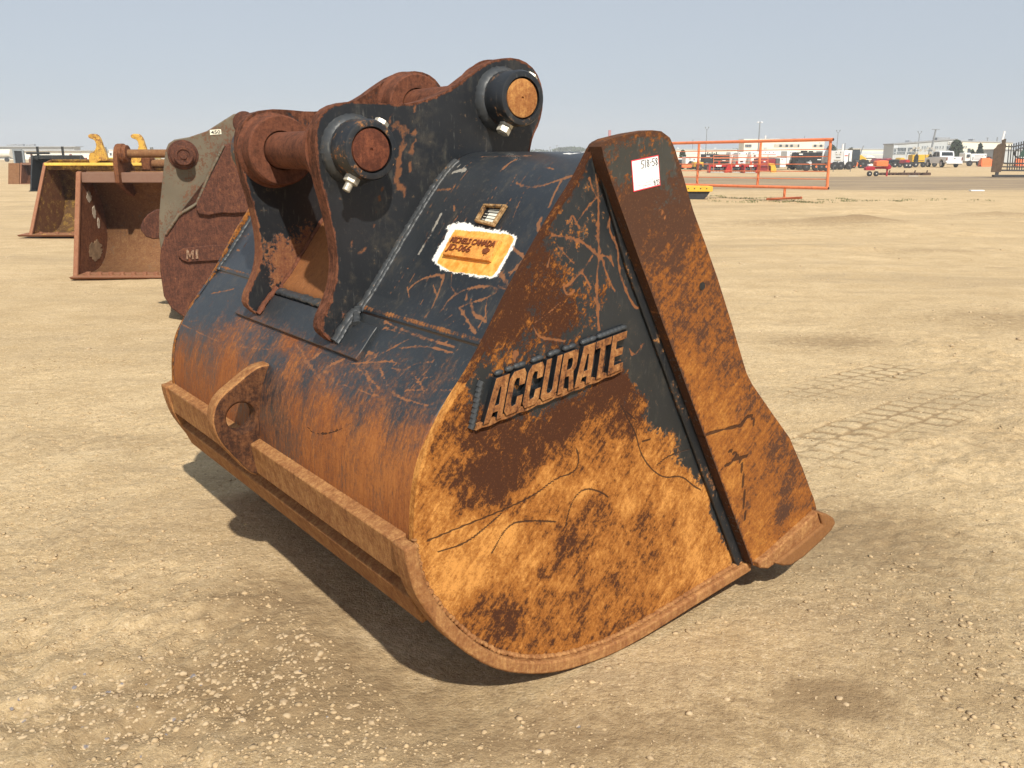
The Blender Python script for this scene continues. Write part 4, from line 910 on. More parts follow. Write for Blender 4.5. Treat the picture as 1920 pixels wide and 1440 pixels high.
for px, py, rx, ry, n in cl:
    n = int(n*.75)
    c = gnd(px, py)
    for i in range(n): put(c.x+r3.normal(0, rx*.6), c.y+r3.normal(0, ry*.8), min(.012, .0028+r3.exponential(.0026)), r3.integers(0, 5))
for i in range(2300):
    Y = 1.9+6.5*r3.random()**1.6; X = r3.uniform(-.62, .66)*Y*1.05
    put(X, Y, min(.011, .0020+r3.exponential(.0018)), r3.integers(5, 9), .3)
for i in range(900):
    Y = 6+16*r3.random(); X = r3.uniform(-.6, .6)*Y; put(X, Y, .004+r3.exponential(.005), r3.integers(5, 9), .3)
def stone_mat():
    N = NT('pebble_stone'); co = N.coord(); n = N.noise(co, 23, 2, .5); n2 = N.noise(co, 120, 4, .7)
    c = N.mix(N.step(n, .35, .55), (.36, .262, .155), (.47, .355, .215)); c = N.mix(N.step(n, .65, .70), c, (.20, .18, .18)); c = N.mix(N.step(n2, .55, .75, 0, .5), c, (.42, .31, .17))
    N.l(c, N.b.inputs['Base Color']); N.b.inputs['Roughness'].default_value = .85; return N.m
def drop(lst):
    h = ground_h(np.array([q[0] for q in lst]), np.array([q[1] for q in lst])); return [(q[0], q[1], q[2]+float(k))+tuple(q[3:]) for q, k in zip(lst, h)]
join_scatter('gravel', protos, drop(pls), stone_mat())
# small clods of dry earth
cl2 = []; r4 = np.random.default_rng(5)
for i in range(24000):
    Y = 1.9+5.2*r4.random()**1.5; X = r4.uniform(-.62, .66)*Y*1.05; s_, w_ = loc_sw(X, Y)
    if -.35 < s_ < 1.3 and -.02 < w_ < 2.25: continue
    if vnoise(np.array([X*1.3]), np.array([Y*1.3]), 31)[0] < -.12+.2*r4.random(): continue
    sz = min(.010, .0016+r4.exponential(.0018)); cl2.append((X, Y, 0, sz*1.5, sz*1.1, sz*.6, r4.uniform(0, 6.3), r4.integers(5, 9)))
join_scatter('earth_clods', protos, drop(cl2), plain('clod_soil', (.46, .335, .19), .95, .3, 30))
# grass tufts by the orange gate and in the mid distance
gp = []; gv = np.array([[-.004, 0, 0], [.004, 0, 0], [.012, .004, .06], [0, 0, .03]]); 
pv = np.array([[-.5, 0, 0], [.5, 0, 0], [.15, .1, 1.]]); pf = np.array([[0, 1, 2]])
for (px, py, rx, ry, n) in ((1450, 378, 1.2, .5, 240), (1330, 368, .9, .4, 130), (1400, 372, 1.0, .5, 180), (1510, 379, 1.0, .4, 150), (1540, 376, 1.2, .5, 90), (1580, 375, .8, .5, 90), (1640, 377, .9, .4, 120), (1700, 376, .8, .3, 50), (1730, 373, .5, .3, 40), (1330, 378, 1.2, .5, 60), (1850, 377, .9, .4, 30)):
    c = gnd(px, py); cs = [(r4.normal(0, rx*.7), r4.normal(0, ry*.7)) for _ in range(max(4, n//14))]
    for i in range(int(n*1.2)):
        q = cs[r4.integers(len(cs))]; hgt = r4.uniform(.02, .07)
        gp.append((c.x+q[0]+r4.normal(0, .10), c.y+q[1]+r4.normal(0, .10), 0, .025, .03, hgt, r4.uniform(0, 6.3), 0))
M_grass = plain('grass_blades', (.16, .17, .065), .8, .4, 2); 
join_scatter('grass', [(pv, pf)], drop(gp), M_grass)

# ================================================================== OTHER BUCKETS ON THE LEFT
MW0 = 7.0; _a = R(-19.5); WM = np.array([math.sin(_a), math.cos(_a), 0]); SM = np.array([WM[1], -WM[0], 0]); MIo = np.array([-3.10, 8.84, 0])
def plm(x, y, wv):
    d = ray(x, y); P0 = MIo+WM*(wv-MW0); t = ((P0-_C)@WM)/(d@WM); P = _C+d*t-MIo; return (P@SM, P[2])
MI = empty('excavator_bucket', (MIo[0], MIo[1], 0), math.atan2(SM[1], SM[0]), 'brown rusty digging bucket with a small 450 tag, standing right behind the big black bucket', 'bucket')
def PM(pts, wv, sc=3.6, ox=260, oy=200): return [plm(x, y, wv) for x, y in Z(pts, sc, ox, oy)]
M_mi1 = worn_steel('olive_brown_steel', base=(.36, .12, 0, 0), paint=(.105, .085, .055), mid=(.15, .075, .045), light=(.24, .13, .07), dark=(.11, .055, .034), contrast=.5, prough=.7)
M_mi2 = worn_steel('red_brown_steel', base=(1.0, .12, 0, 0), mid=(.12, .048, .030), light=(.30, .14, .055), dark=(.06, .027, .020), contrast=.75)
def mprism(name, poly, w0, w1, mat, parent=MI, bev=.01): return lprism(name, poly, w0-MW0, w1-MW0, mat, parent, bev)
earm = PM([(150, 965), (138, 880), (137, 760), (145, 640), (160, 500), (172, 380), (180, 300), (200, 250), (240, 222), (340, 205), (460, 165), (560, 100), (640, 50), (700, 36), (755, 42), (820, 90), (860, 180), (860, 400), (800, 700), (500, 900), (200, 960)], 7.05)
mprism('hanger_plate', earm, 7.05, 7.12, M_mi1)
mprism('hanger_plate', earm, 8.0, 8.07, M_mi1)
sidm = PM([(182, 862), (150, 960), (143, 1040), (146, 1110), (160, 1210), (170, 1280), (220, 1360), (330, 1440), (520, 1530), (800, 1560), (1100, 1380), (1100, 700), (860, 180), (635, 240), (580, 258), (480, 450), (392, 652), (270, 730)], 7.0)
mprism('side_plate', sidm, 7.0, 7.05, M_mi2)
mprism('bucket_shell', [(a*.985+.01, b*.985+.01) for a, b in sidm[:14]]+[sidm[17]], 7.05, 8.4, M_mi2, bev=0)
bead('weld_bead', [(a, -.005, z) for a, z in PM([(182, 862), (270, 730), (392, 655), (480, 450), (575, 262)], 7.0)], .022, M_mi1, MI, wob=.12)
mprism('wear_patch', PM([(392, 655), (390, 690), (405, 725), (470, 735), (560, 718), (640, 722), (900, 700), (860, 300), (700, 230), (635, 240), (590, 262), (500, 440)], 6.96), 6.96, 7.0, M_mi2)
wp = PM([(270, 975), (300, 955), (400, 945), (500, 935), (600, 930), (600, 1030), (500, 1040), (400, 1045), (330, 1050), (290, 1035), (268, 1010)], 6.97)
o = mprism('word_plate', wp, 6.97, 7.0, M_mi2, bev=.006)
M_mil = worn_steel('raised_letter_steel', base=(1, .45, 0, 0), mid=(.20, .11, .07), light=(.48, .38, .27), dark=(.08, .04, .03))
LM = [(0, 0), (0, 1), (.25, 1), (.5, .5), (.75, 1), (1, 1), (1, 0), (.75, 0), (.75, .55), (.5, .1), (.25, .55), (.25, 0)]; LI = [(0, 0), (0, 1), (1, 1), (1, 0)]
for g, x0, x1 in ((LM, 322, 372), (LI, 385, 402)):
    mprism('letter', PM([(x0+(x1-x0)*a, 1030-(x0-322)*.04-62*b) for a, b in g], 6.955), 6.955, 6.97, M_mil, o, .002)
def mlathe(name, px, prof, mat, wv, w2, parent=MI, n=36):
    c = PM([px], wv)[0]; m = MB(); m.lathe((c[0], w2-MW0, c[1]), (c[0], wv-1-MW0, c[1]), prof, n); return m.build(name, mat, parent, ang=30)
mlathe('pin_boss', (300, 325), [(0, .140), (.015, .137), (.02, .120), (.045, .114), (.05, .105)], M_mi2, 7.05, 7.052)
mlathe('pin', (303, 332), [(0, .088), (.15, .088), (.16, .082), (.16, .06), (.148, .056), (.148, .035), (.16, .03)], M_mi2, 7.0, 7.052)
mlathe('pin_boss', (715, 110), [(0, .11), (.02, .105), (.03, .06)], M_mi2, 7.05, 7.052)
eym = PM([(150, 692), (110, 698), (60, 730), (30, 765), (14, 800), (15, 835), (50, 880), (100, 895), (150, 890)], 7.4)
mprism('lifting_eye', eym, 7.4, 7.48, M_mi2)
M_tag = plain('tag_cream', (.80, .76, .60), .6, .05, 4)
q4 = PM([(482, 191), (559, 185), (555, 152), (480, 157)], 7.045)
class QuadM(Quad):
    def __init__(s, pts, wv): s.c = [np.array(q) for q in pts]; s.w = wv
    def p(s, a, b, off): u, z_ = s.uv(a, b); return Vector((u, s.w-MW0-off, z_))
QM = QuadM(q4, 7.048); tg = slab('number_tag', QM, 0, .004, M_tag, MI, 2, 0)
text_on('tag_number', '450', QM, .08, .92, .12, .85, .006, M_ink, tg, .02)

def curve_pts(p, n=2): return smoothpoly(p, n)
def open_bucket(name, label, cat, X0, X1, Y0, sc, mats, lipx=0, zoff=0, group=None, prof=None, bolts=0, sk=0):
    """a bucket whose mouth faces the camera; local x = width, y = depth"""
    t = empty(name, ((X0+X1)/2, Y0, 0), sk, label, cat, group); h = (X1-X0)/2
    side = prof or [(0, .03), (.42, 1.36), (.60, 1.36), (.95, 1.05), (1.10, .65), (1.0, .25), (.72, .03), (.3, .0)]
    side = [(a*sc, b*sc+zoff) for a, b in side]; front, top, body, lip = mats
    back = curve_pts([side[2]]+side[3:]+[side[0]], 2); out = [side[0], side[1]]+back[:-1]
    for sx in (-1, 1):
        m = MB(); m.prism(out, sx*h, sx*(h-.035), 'x'); m.build('side_plate', front, t, bev=.006)
        e = .025*sc; m = MB(); m.prism([(side[0][0]-.02, side[0][1]), (side[1][0]-.02, side[1][1]), (side[1][0]+e, side[1][1]+.012), (side[0][0]+e, side[0][1])], sx*(h+.012), sx*(h-.05), 'x'); m.build('mouth_edge', lip, t, bev=.006)
    bk = np.array(back); v = []; f = []; n = len(bk)
    for sx in (-1, 1): v += [(sx*(h-.036), p[0], p[1]) for p in bk]
    f = [(i, i+1, n+i+1, n+i) for i in range(n-1)]
    o = pydata('shell', v, f, body, t, ang=50); mo = o.modifiers.new('t', 'SOLIDIFY'); mo.thickness = .03; mo.offset = 0
    a, b = side[1], side[2]
    m = MB(); m.bx(-h+.036, h-.036, a[0]+.01, b[0]+.02, a[1]-.14*sc, a[1]-.005); m.build('top_rail', top, t, bev=.01)
    m = MB(); m.prism([(-.16*sc, side[0][1]-.0), (.25*sc, side[0][1]+.015), (.25*sc, side[0][1]-.04), (-.10*sc, side[0][1]-.035)], -h-lipx, h+lipx, 'x'); m.build('cutting_edge', lip, t, bev=.004)
    for k in range(bolts):
        xx = -h+.18+k*(2*h-.3)/max(1, bolts-1); m = MB(); m.cyl((xx, .02, side[0][1]), (xx, .02, side[0][1]+.05), .035, n=8); m.build('edge_bolt', lip, t)
    return t
M_rf = worn_steel('dark_rust_side', base=(1, .15, 0, 0), mid=(.19, .075, .035), light=(.42, .25, .12), dark=(.10, .04, .022), contrast=.7)
M_rt = worn_steel('mauve_brown_rail', base=(1, .2, 0, 0), mid=(.21, .125, .09), light=(.36, .22, .15), dark=(.19, .10, .07), contrast=.3)
M_rb = worn_steel('tan_inner_shell', base=(.7, .35, 0, 0), paint=(.12, .10, .065), mid=(.19, .09, .042), light=(.34, .21, .10), dark=(.09, .045, .026), contrast=.6, prough=.8)
M_rl = worn_steel('salmon_lip', base=(1, .45, 0, 0), mid=(.25, .11, .062), light=(.36, .19, .11), dark=(.14, .06, .038), contrast=.5)
RB = open_bucket('loader_bucket', 'rust brown open bucket with a bolted lip, between the yellow bucket and the 450 bucket', 'bucket', -5.80, -4.0, 12.0, 1, (M_rf, M_rt, M_rb, M_rl), bolts=11)
def patch(parent, name, x, pts, mat, th=.006):
    m = MB(); m.prism(pts, x, x+th, 'x'); return m.build(name, mat, parent)
M_peel = worn_steel('peeling_paint', base=(.25, .6, 0, 0), paint=(.50, .43, .34), mid=(.14, .05, .03))
M_mud = plain('dried_mud', (.30, .20, .11), .95, .35, 9, dirt=(.22, .12, .06), bump=.8)
def ragged(cx, cz, rx, rz, n=16, seed=1, j=.25):
    r = np.random.default_rng(seed); return [(cx+rx*math.cos(2*PI*k/n)*(1+r.normal(0, j)), cz+rz*math.sin(2*PI*k/n)*(1+r.normal(0, j))) for k in range(n)]
for k, (cx, cz, rx, rz, mt) in enumerate(((.60, 1.03, .07, .07, M_peel), (.70, .82, .05, .08, M_peel), (.80, .66, .04, .07, M_peel), (.62, .30, .20, .13, M_mud))):
    patch(RB, 'dried_mud' if mt is M_mud else 'paint_remnant', -.864, ragged(cx, cz, rx, rz, 44, k+3, .13), mt, .004)
# its two hanger plates and pins
for xx in (-.35, .55):
    m = MB(); m.prism(curve_pts([(.35, 1.22), (.33, 1.45), (.38, 1.66), (.50, 1.74), (.62, 1.70), (.70, 1.55), (.85, 1.45), (1.0, 1.30), (.85, 1.0), (.6, 1.1)], 1), xx-.03, xx+.03, 'x'); m.build('hanger_plate', M_rf, RB, bev=.01)
    m = MB(); m.lathe((xx+.02, .50, 1.60), (xx+1, .50, 1.60), [(0, .13), (.05, .13), (.06, .115), (.10, .11), (.105, .07)], 28); m.build('boss', M_rf, RB)
m = MB(); m.cyl((-.34, .50, 1.60), (.56, .50, 1.60), .055, n=20); m.build('pin', M_rb, RB)
m = MB(); m.cyl((-.10, .88, 1.46), (.56, .88, 1.46), .055, n=20); m.build('pin', M_rb, RB)
m = MB(); m.box((-.12, .88, 1.45), (.12, .22, .2)); m.build('pin_block', M_rf, RB, bev=.02)
# yellow hooked bucket
M_yf = worn_steel('yellow_side', base=(.62, .22, 0, 0), paint=(.42, .25, .035), mid=(.15, .065, .032), light=(.42, .24, .09), dark=(.10, .045, .028), contrast=.7, prough=.5)
M_yt = worn_steel('yellow_rail', base=(.22, .3, 0, 0), paint=(.62, .40, .07), mid=(.20, .10, .05), prough=.5)
M_yb = worn_steel('yellow_shell', base=(.55, .3, 0, 0), paint=(.42, .26, .04), mid=(.16, .085, .04), light=(.34, .2, .08), dark=(.09, .05, .03), prough=.5)
YB = open_bucket('loader_bucket', 'yellow and brown loader bucket with two curved coupler hooks on its top rail', 'bucket', -9.45, -6.6, 18.0, 1, (M_yf, M_yt, M_yb, M_rl), lipx=.20, zoff=.12, prof=[(-.06, -.06), (.85, 1.30), (1.10, 1.36), (1.35, 1.05), (1.5, .65), (1.4, .25), (1.0, -.10), (.3, -.10)], bolts=9)
hk = [(990, 25), (1012, 8), (1050, 4), (1090, 12), (1125, 55), (1150, 130), (1180, 210), (1215, 300), (1200, 312), (1120, 305), (1062, 352), (1005, 345), (1000, 222), (1055, 212), (1085, 160), (1080, 105), (1060, 72), (1030, 62), (1000, 50)]
hp = [at(x, y, 19.0) for x, y in Z(hk, 6, 0, 250)]; hp = [(p.x, p.z) for p in hp]; bxm = (-9.45-6.6)/2
mtop = MB(); mtop.bx(-1.40, 1.40, .78, 1.16, 1.362, 1.42); mtop.build('top_rail_plate', M_yt, YB, bev=.01)
for o_ in YB.children:
    if o_.name.startswith('top_rail') and 'plate' not in o_.name: o_.data.materials.clear(); o_.data.materials.append(M_yb)
M_hk = worn_steel('hook_yellow', base=(.42, .3, 0, 0), paint=(.50, .30, .05), mid=(.16, .07, .035), dark=(.08, .035, .02))
for dx in (0, .86):
    ht = MB(); ht.prism([(a-bxm+dx, b) for a, b in smoothpoly(hp, 1)], .98, 1.08); ht.build('coupler_hook', M_hk, YB, bev=.012)
# far buckets of the row
M_dk = worn_steel('black_bucket_steel', base=(.12, .3, 0, 0), paint=(.012, .015, .017))
BK = open_bucket('excavator_bucket', 'black box-shaped bucket far back in the row, just left of the yellow bucket', 'bucket', -21.05, -18.9, 40.5, 1.12, (M_dk, M_dk, M_dk, M_dk))
for xx in (-.85, .25): m = MB(); m.box((xx, .6, 1.65), (.07, .1, .5)); m.box((xx, .6, 1.42), (.12, .3, .15)); m.build('upright', M_dk, BK)
m = MB(); m.cyl((-1.3, .5, 1.62), (-.3, .5, 1.62), .05, n=10); m.build('cross_tube', M_dk, BK)
BR = open_bucket('excavator_bucket', 'small reddish brown bucket beyond the black one in the row', 'bucket', -26.5, -24.2, 50.0, .82, (M_rf, M_rt, M_rf, M_rl))
m = MB(); m.prism([(0, 0), (.3, 1.1), (.7, 1.1), (.9, .5), (.6, 0)], -1.2, -1.8, 'x'); m.build('side_pocket', M_rb, BR)
M_gr = plain('grey_frame_paint', (.22, .25, .27), .6)
fr_ = empty('machine_stand', (-47.3, 90, 0), 0, 'open grey upright steel frame at the far end of the bucket row', 'frame')
m = MB(); m.bx(-.75, -.6, 0, .2, .5, 2.0); m.bx(.15, .3, 0, .2, .3, 1.9); m.build('post', M_gr, fr_); m = MB(); m.bx(-.6, .15, .02, .18, 1.85, 2.0); m.bx(-.6, .15, .02, .18, .5, .65); m.build('cross_bar', M_gr, fr_)
m = MB(); m.bx(-.6, .15, .12, .16, .65, 1.85); m.build('back_sheet', M_blackflat, fr_)
# attachments with upright posts further down the row
M_at = [plain('attachment_brown', (.14, .07, .045), .8, .4, 2), plain('attachment_grey', (.16, .17, .17), .7, .3, 2), plain('attachment_yellow', (.55, .38, .06), .6, .3, 2, dirt=(.15, .08, .04)), plain('attachment_maroon', (.20, .05, .05), .7, .3, 2)]
att = [(112, 293, 303, 12, 0, 'small dark attachment with one post, first right of the black bucket'), (137, 289, 303, 22, 3, 'maroon attachment with a welded loop behind the yellow bucket'), (155, 291, 303, 16, 2, 'yellow attachment peeping over the yellow bucket'),
       (206, 277, 303, 30, 1, 'grey attachment with a tall leaning post between the two hooks'), (225, 291, 303, 20, 0, 'low brown attachment right of the leaning post'), (292, 277, 303, 20, 1, 'grey attachment with a dark post beside the 450 bucket'), (62, 288, 303, 12, 0, 'thin rusty fork carriage behind the brown bucket')]
for k, (px, y0, y1, wd, mi, lb) in enumerate(att):
    Y = 62+k*3; p = at(px, 300, Y); t = empty('machine_attachment', (p.x, Y, 0), 0, lb, 'attachment', 'attachments far down the bucket row')
    hw_ = wd/2*Y/1700; zt = 1.6-(y0-288)*Y/1700
    m = MB(); m.bx(-hw_, hw_, -.2, .3, .4, 1.18); m.bx(-hw_, hw_, -.6, -.2, .4, .5); m.build('frame', M_at[mi], t, bev=.03)
    m = MB(); m.cyl((-hw_*.3, 0, 1.1), (-hw_*.3-(.12 if mi == 1 else 0), 0, zt), .14 if mi == 1 else .09, n=8); m.build('post', M_at[mi], t)
    m = MB(); m.cyl((-hw_, 0, 1.25), (hw_, 0, 1.25), .06, n=8); m.build('cross_tube', M_at[(mi+1) % 4], t)
    for sx in (-1, 1): m = MB(); m.bx(sx*hw_*.8-.06, sx*hw_*.8+.06, -.9, -.1, 0, .45); m.build('leg', M_at[mi], t)
# ================================================================== ORANGE PIPE PANEL
M_or = plain('orange_pipe_paint', (.78, .22, .085), .5, .12, 3, dirt=(.50, .14, .07)); M_hole = plain('pipe_inside', (.03, .015, .01), .9)
def gy_at(px): return 36.0+(px-1285)*(30.6-36.0)/(1555-1285)
def gp3(px, py): return at(px, py, gy_at(px))
base = gp3(1470, 374); G = empty('gate_panel', (base.x, base.y, 0), 0, 'large orange pipe gate panel standing on a T foot, right of the big bucket', 'gate')
def gl(px, py): q = gp3(px, py); return (q.x-base.x, q.y-base.y, q.z)
def pipe(name, a, b, r, par=G, mat=M_or, n=12):
    m = MB(); m.cyl(a, b, r, n=n); return m.build(name, mat, par)
tr_ = pipe('top_rail', gl(1180, 270.5), gl(1562, 261.5), .053); br_ = pipe('bottom_rail', gl(1180, 344), gl(1553, 353), .050)
for a, b, pr in ((gl(1562, 261.5), gl(1562.6, 261.5), tr_), (gl(1553, 353), gl(1553.6, 353), br_)): pipe('pipe_end', a, b, .040, pr, M_hole)
for (xt, yt), (xb, yb) in (((1311, 268), (1307, 345.5)), ((1427, 265), (1420, 348.5)), ((1557.5, 262), (1550.5, 352.5)), ((1195, 270), (1193, 344))): pipe('upright', gl(xt, yt), gl(xb, yb), .046 if xt != 1195 else .04)
for yl, yr in ((284, 279.7), (295.8, 293.5), (307.6, 308), (320.2, 321.5), (332, 336.2)): pipe('rung', gl(1196, yl+ (yl-yr)*.4), gl(1553, yr), .014, n=8)
pipe('foot_post', gl(1472, 351), gl(1470, 372), .045); pipe('foot', gl(1438, 373.4), gl(1503, 370.7), .042)
# smaller panel far behind it
def far_panel():
    Y = 72; b = at(1390, 300, Y); t = empty('gate_panel', (b.x, Y, 0), 0, 'small faded pipe panel standing in front of the black container, seen through the orange gate', 'gate')
    L = lambda x, y: (at(x, y, Y).x-b.x, 0, at(x, y, Y).z)
    for y0, y1 in ((291.5, 290), (297, 296), (302, 301.5), (308, 307.5)): pipe('rail', L(1338, y0), L(1440, y1), .018, t, M_or, 8)
    for x in (1338, 1372, 1408, 1440): pipe('upright', L(x, 291.5-(x-1338)*.015), L(x, 322), .02, t, M_or, 8)
far_panel()
# yellow and black attachment peeping past the side cutter
c = gnd(1300, 373); YA = empty('ripper_attachment', (c.x, c.y, 0), 0, 'yellow topped black attachment lying on the ground just right of the big side cutter', 'attachment')
M_yel = plain('yellow_paint', (.66, .40, .035), .5, .1, 4); M_dkr = plain('black_rubber', (.02, .02, .022), .7, .2, 4)
m = MB(); m.prism([(-1.0, .02), (-.85, 0), (.30, 0), (.42, .10), (.52, .27), (-1.0, .27)], -.35, .35); m.build('tub', M_dkr, YA, bev=.01)
m = MB(); m.prism([(-1.0, .275), (.58, .275), (.60, .30), (.60, .46), (-1.0, .50)], -.42, .40); m.build('yellow_top', M_yel, YA, bev=.01)
for k in range(5):
    m = MB(); m.cyl((.38-.22*k, -.42, .39), (.38-.22*k, -.437, .39), .022, n=8); m.build('bolt_head', M_dkr, YA)

# ================================================================== BUILDINGS
def wall_mat(n, c, v=.06): return plain(n, c, .7, v, .3)
M_ww = wall_mat('white_wall', (.80, .78, .70)); M_wg = wall_mat('pale_grey_wall', (.46, .49, .50)); M_wr = plain('grey_roof', (.38, .40, .42), .6, .1, .2); M_gl = plain('dark_glass', (.05, .065, .08), .25, .2, .5)
M_strip = plain('beige_panel', (.48, .45, .38), .6, .08, .5); M_wb = wall_mat('bluish_wall', (.52, .57, .62)); M_hv = plain('hvac_grey', (.30, .31, .32), .6, .2, .5); M_cr = wall_mat('cream_wall', (.78, .74, .62))
def X_at(px, Y): return at(px, 290, Y).x
def Z_at(py, Y): return at(960, py, Y).z
def bldg(name, label, x0, x1, ytop, Y, depth_, wm, rm=None, cat='building', over=.15, ytop2=None, par=None):
    depth = 5.0; X0, X1 = X_at(x0, Y), X_at(x1, Y); Zt = Z_at(ytop, Y); Z2 = Z_at(ytop2, Y) if ytop2 else Zt
    t = empty(name, ((X0+X1)/2, Y, 0), 0, label, cat); h = (X1-X0)/2
    m = MB(); m.add([(-h, 0, 0), (h, 0, 0), (h, 0, Z2), (-h, 0, Zt), (-h, depth, 0), (h, depth, 0), (h, depth, Z2), (-h, depth, Zt)], [(0, 1, 2, 3), (5, 4, 7, 6), (4, 0, 3, 7), (1, 5, 6, 2), (3, 2, 6, 7)]); m.build('wall', wm, t, smooth=False)
    m = MB(); o_ = over; th = .22
    m.add([(-h-o_, -o_, Zt+.01), (h+o_, -o_, Z2+.01), (h+o_, -o_, Z2+th), (-h-o_, -o_, Zt+th), (-h-o_, depth+o_, Zt+.01), (h+o_, depth+o_, Z2+.01), (h+o_, depth+o_, Z2+th), (-h-o_, depth+o_, Zt+th)], [(0, 1, 2, 3), (5, 4, 7, 6), (4, 0, 3, 7), (1, 5, 6, 2), (3, 2, 6, 7), (0, 4, 5, 1)]); t['_r'] = 0
    rf = m.build('roof', rm or M_wr, t, smooth=False); del t['_r']
    return t, rf, ((X0+X1)/2, Y)
def fpan(t, org, x0, x1, y0, y1, mat, name='window', proud=.06, Y=None):
    Yb = org[1]; m = MB(); m.bx(X_at(x0, Yb)-org[0], X_at(x1, Yb)-org[0], -proud, .02, Z_at(y1, Yb), Z_at(y0, Yb)); return m.build(name, mat, t, smooth=False)
def win(t, org, x0, x1, y0, y1, n=1, frame=M_wb):
    o = fpan(t, org, x0, x1, y0, y1, M_gl); Yb = org[1]; X0, X1 = X_at(x0, Yb)-org[0], X_at(x1, Yb)-org[0]
    m = MB(); fw = .045; za, zb = Z_at(y1, Yb), Z_at(y0, Yb)
    m.bx(X0-fw, X1+fw, -.12, -.061, zb, zb+fw); m.bx(X0-fw, X1+fw, -.12, -.061, za-fw, za)
    for k in range(n+1): xx = X0+(X1-X0)*k/n; m.bx(xx-fw/2, xx+fw/2, -.12, -.061, za, zb)
    m.build('frame', frame, o, smooth=False)
# left horizon
t, rf, og = bldg('warehouse', 'very long low white warehouse with a grey roof on the left horizon', -420, 292, 283, 260, 40, M_ww, M_wr, over=.6)
m = MB(); 
for k in range(9): m.bx(-60+k*11, -56+k*11, 5, 8, Z_at(283, 260)+.35, Z_at(283, 260)+1.0)
for k in range(14): fpan(t, og, 18+k*19, 19.2+k*19, 286, 297, M_wb, 'wall_seam', .05)
t, rf, og = bldg('warehouse', 'white warehouse with a higher grey roof, second building on the left horizon', -500, 140, 275.5, 330, 60, M_wg, M_wr, over=.8)
for k, x in enumerate((14, 22, 30, 37, 50, 58)):
    m = MB(); xx = X_at(x, 330)-og[0]; m.bx(xx-.7, xx+.7, 1.5, 3, Z_at(275.5, 330)+.36, Z_at(271-(k % 2), 330)); m.build('roof_unit', M_hv, rf)
t, rf, og = bldg('office_building', 'small pale building with three windows seen between the two yellow hooks', 205, 228, 281, 235, 15, M_ww, M_wb)
for x in (208, 215, 222): win(t, og, x-2, x+2, 287, 291, 1)
t, rf, og = bldg('shed', 'narrow white shed far behind the rusty pins on the left', 272, 300, 281.5, 240, 15, M_ww, M_wb)
M_tank = plain('tank_white', (.74, .72, .64), .4, .08, .5)
b = at(8, 297, 190); t = empty('tanker_trailer', (b.x, 190, 0), 0, 'cream tanker trailer at the far left edge of the picture', 'trailer')
m = MB(); m.cyl((-3.2, 0, 1.6), (1.6, 0, 1.6), .85, n=16); m.build('tank', M_tank, t); m = MB(); m.bx(-3, 1.5, -.6, .6, .55, .75); m.build('chassis', M_hv, t)
for xx in (-2.6, -1.6, .9):
    m = MB(); m.cyl((xx, -.9, .42), (xx, -.5, .42), .42, n=14); m.build('wheel', M_dkr, t)
# centre horizon: red and white mast, wood
M_redm = plain('mast_red', (.45, .12, .12), .7, .1); M_whm = plain('mast_white', (.75, .75, .75), .7, .05); M_pole = plain('pole_grey', (.22, .24, .26), .6, .1)
b = at(1142, 288, 560); t = empty('chimney_mast', (b.x, 560, 0), 0, 'distant chimney with red and white bands above the side cutter', 'chimney')
for y0, y1, mt in ((286, 262, M_whm), (262, 256, M_whm), (256, 244, M_redm)):
    m = MB(); m.cyl((0, 0, Z_at(y0, 560)), (0, 0, Z_at(y1, 560)), 1.0 if y1 > 250 else .85, n=14); m.build('band', mt, t)
def leafblob(name, X, Y, Zb, rx, ry, rz, n, sz, mat, parent=None, cone=False, seed=1):
    r = np.random.default_rng(seed); V = []; F = []
    for i in range(n):
        z = r.random()**(1.0 if not cone else 1.5); a = r.uniform(0, 2*PI); rad = (math.sqrt(max(0, 1-(2*z-1)**2)) if not cone else (1-z)*(.75+.4*abs(math.sin(z*17)))+.05)*r.random()**.4
        p = np.array([X+rx*rad*math.cos(a), Y+ry*rad*math.sin(a), Zb+2*rz*z]); s0 = sz*r.uniform(.5, 1.3)
        d1 = r.normal(0, 1, 3); d1 /= np.linalg.norm(d1); d2 = np.cross(d1, r.normal(0, 1, 3)); d2 /= np.linalg.norm(d2); k = len(V)
        V += [p-d1*s0, p+d2*s0*.6, p+d1*s0, p-d2*s0*.6]; F.append((k, k+1, k+2, k+3))
    return pydata(name, V, F, mat, parent, smooth=False)
M_lf = plain('tree_leaves', (.055, .085, .035), .8, .4, .4); M_lf2 = plain('conifer_leaves', (.035, .065, .04), .8, .4, .5); M_bark = plain('bark', (.12, .09, .06), .9)
b = at(1070, 288, 620); o = leafblob('wood', b.x, 620, 0, 14, 6, Z_at(276.5, 620)/2, 900, 1.1, M_lf, seed=4); tag(o, kind='stuff')
b = at(1010, 288, 640); o = leafblob('wood', b.x, 640, 0, 9, 6, Z_at(281, 640)/2, 400, .9, M_lf, seed=5); tag(o, kind='stuff')
b = at(1100, 288, 600); o = leafblob('wood', b.x, 600, 0, 10, 5, Z_at(280.5, 600)/2, 400, .9, M_lf, seed=6); tag(o, kind='stuff')
hz = [(230, 281.5, 20), (330, 283.5, 40), (1240, 283, 25), (1335, 281, 10), (1355, 281, 9), (1378, 280.5, 7)]
for k, (px, yt, wd) in enumerate(hz):
    b = at(px, 288, 520); o = leafblob('wood', b.x, 520, 0, wd, 6, Z_at(yt, 520)/2, 500, .9, M_lf, seed=60+k); tag(o, kind='stuff')
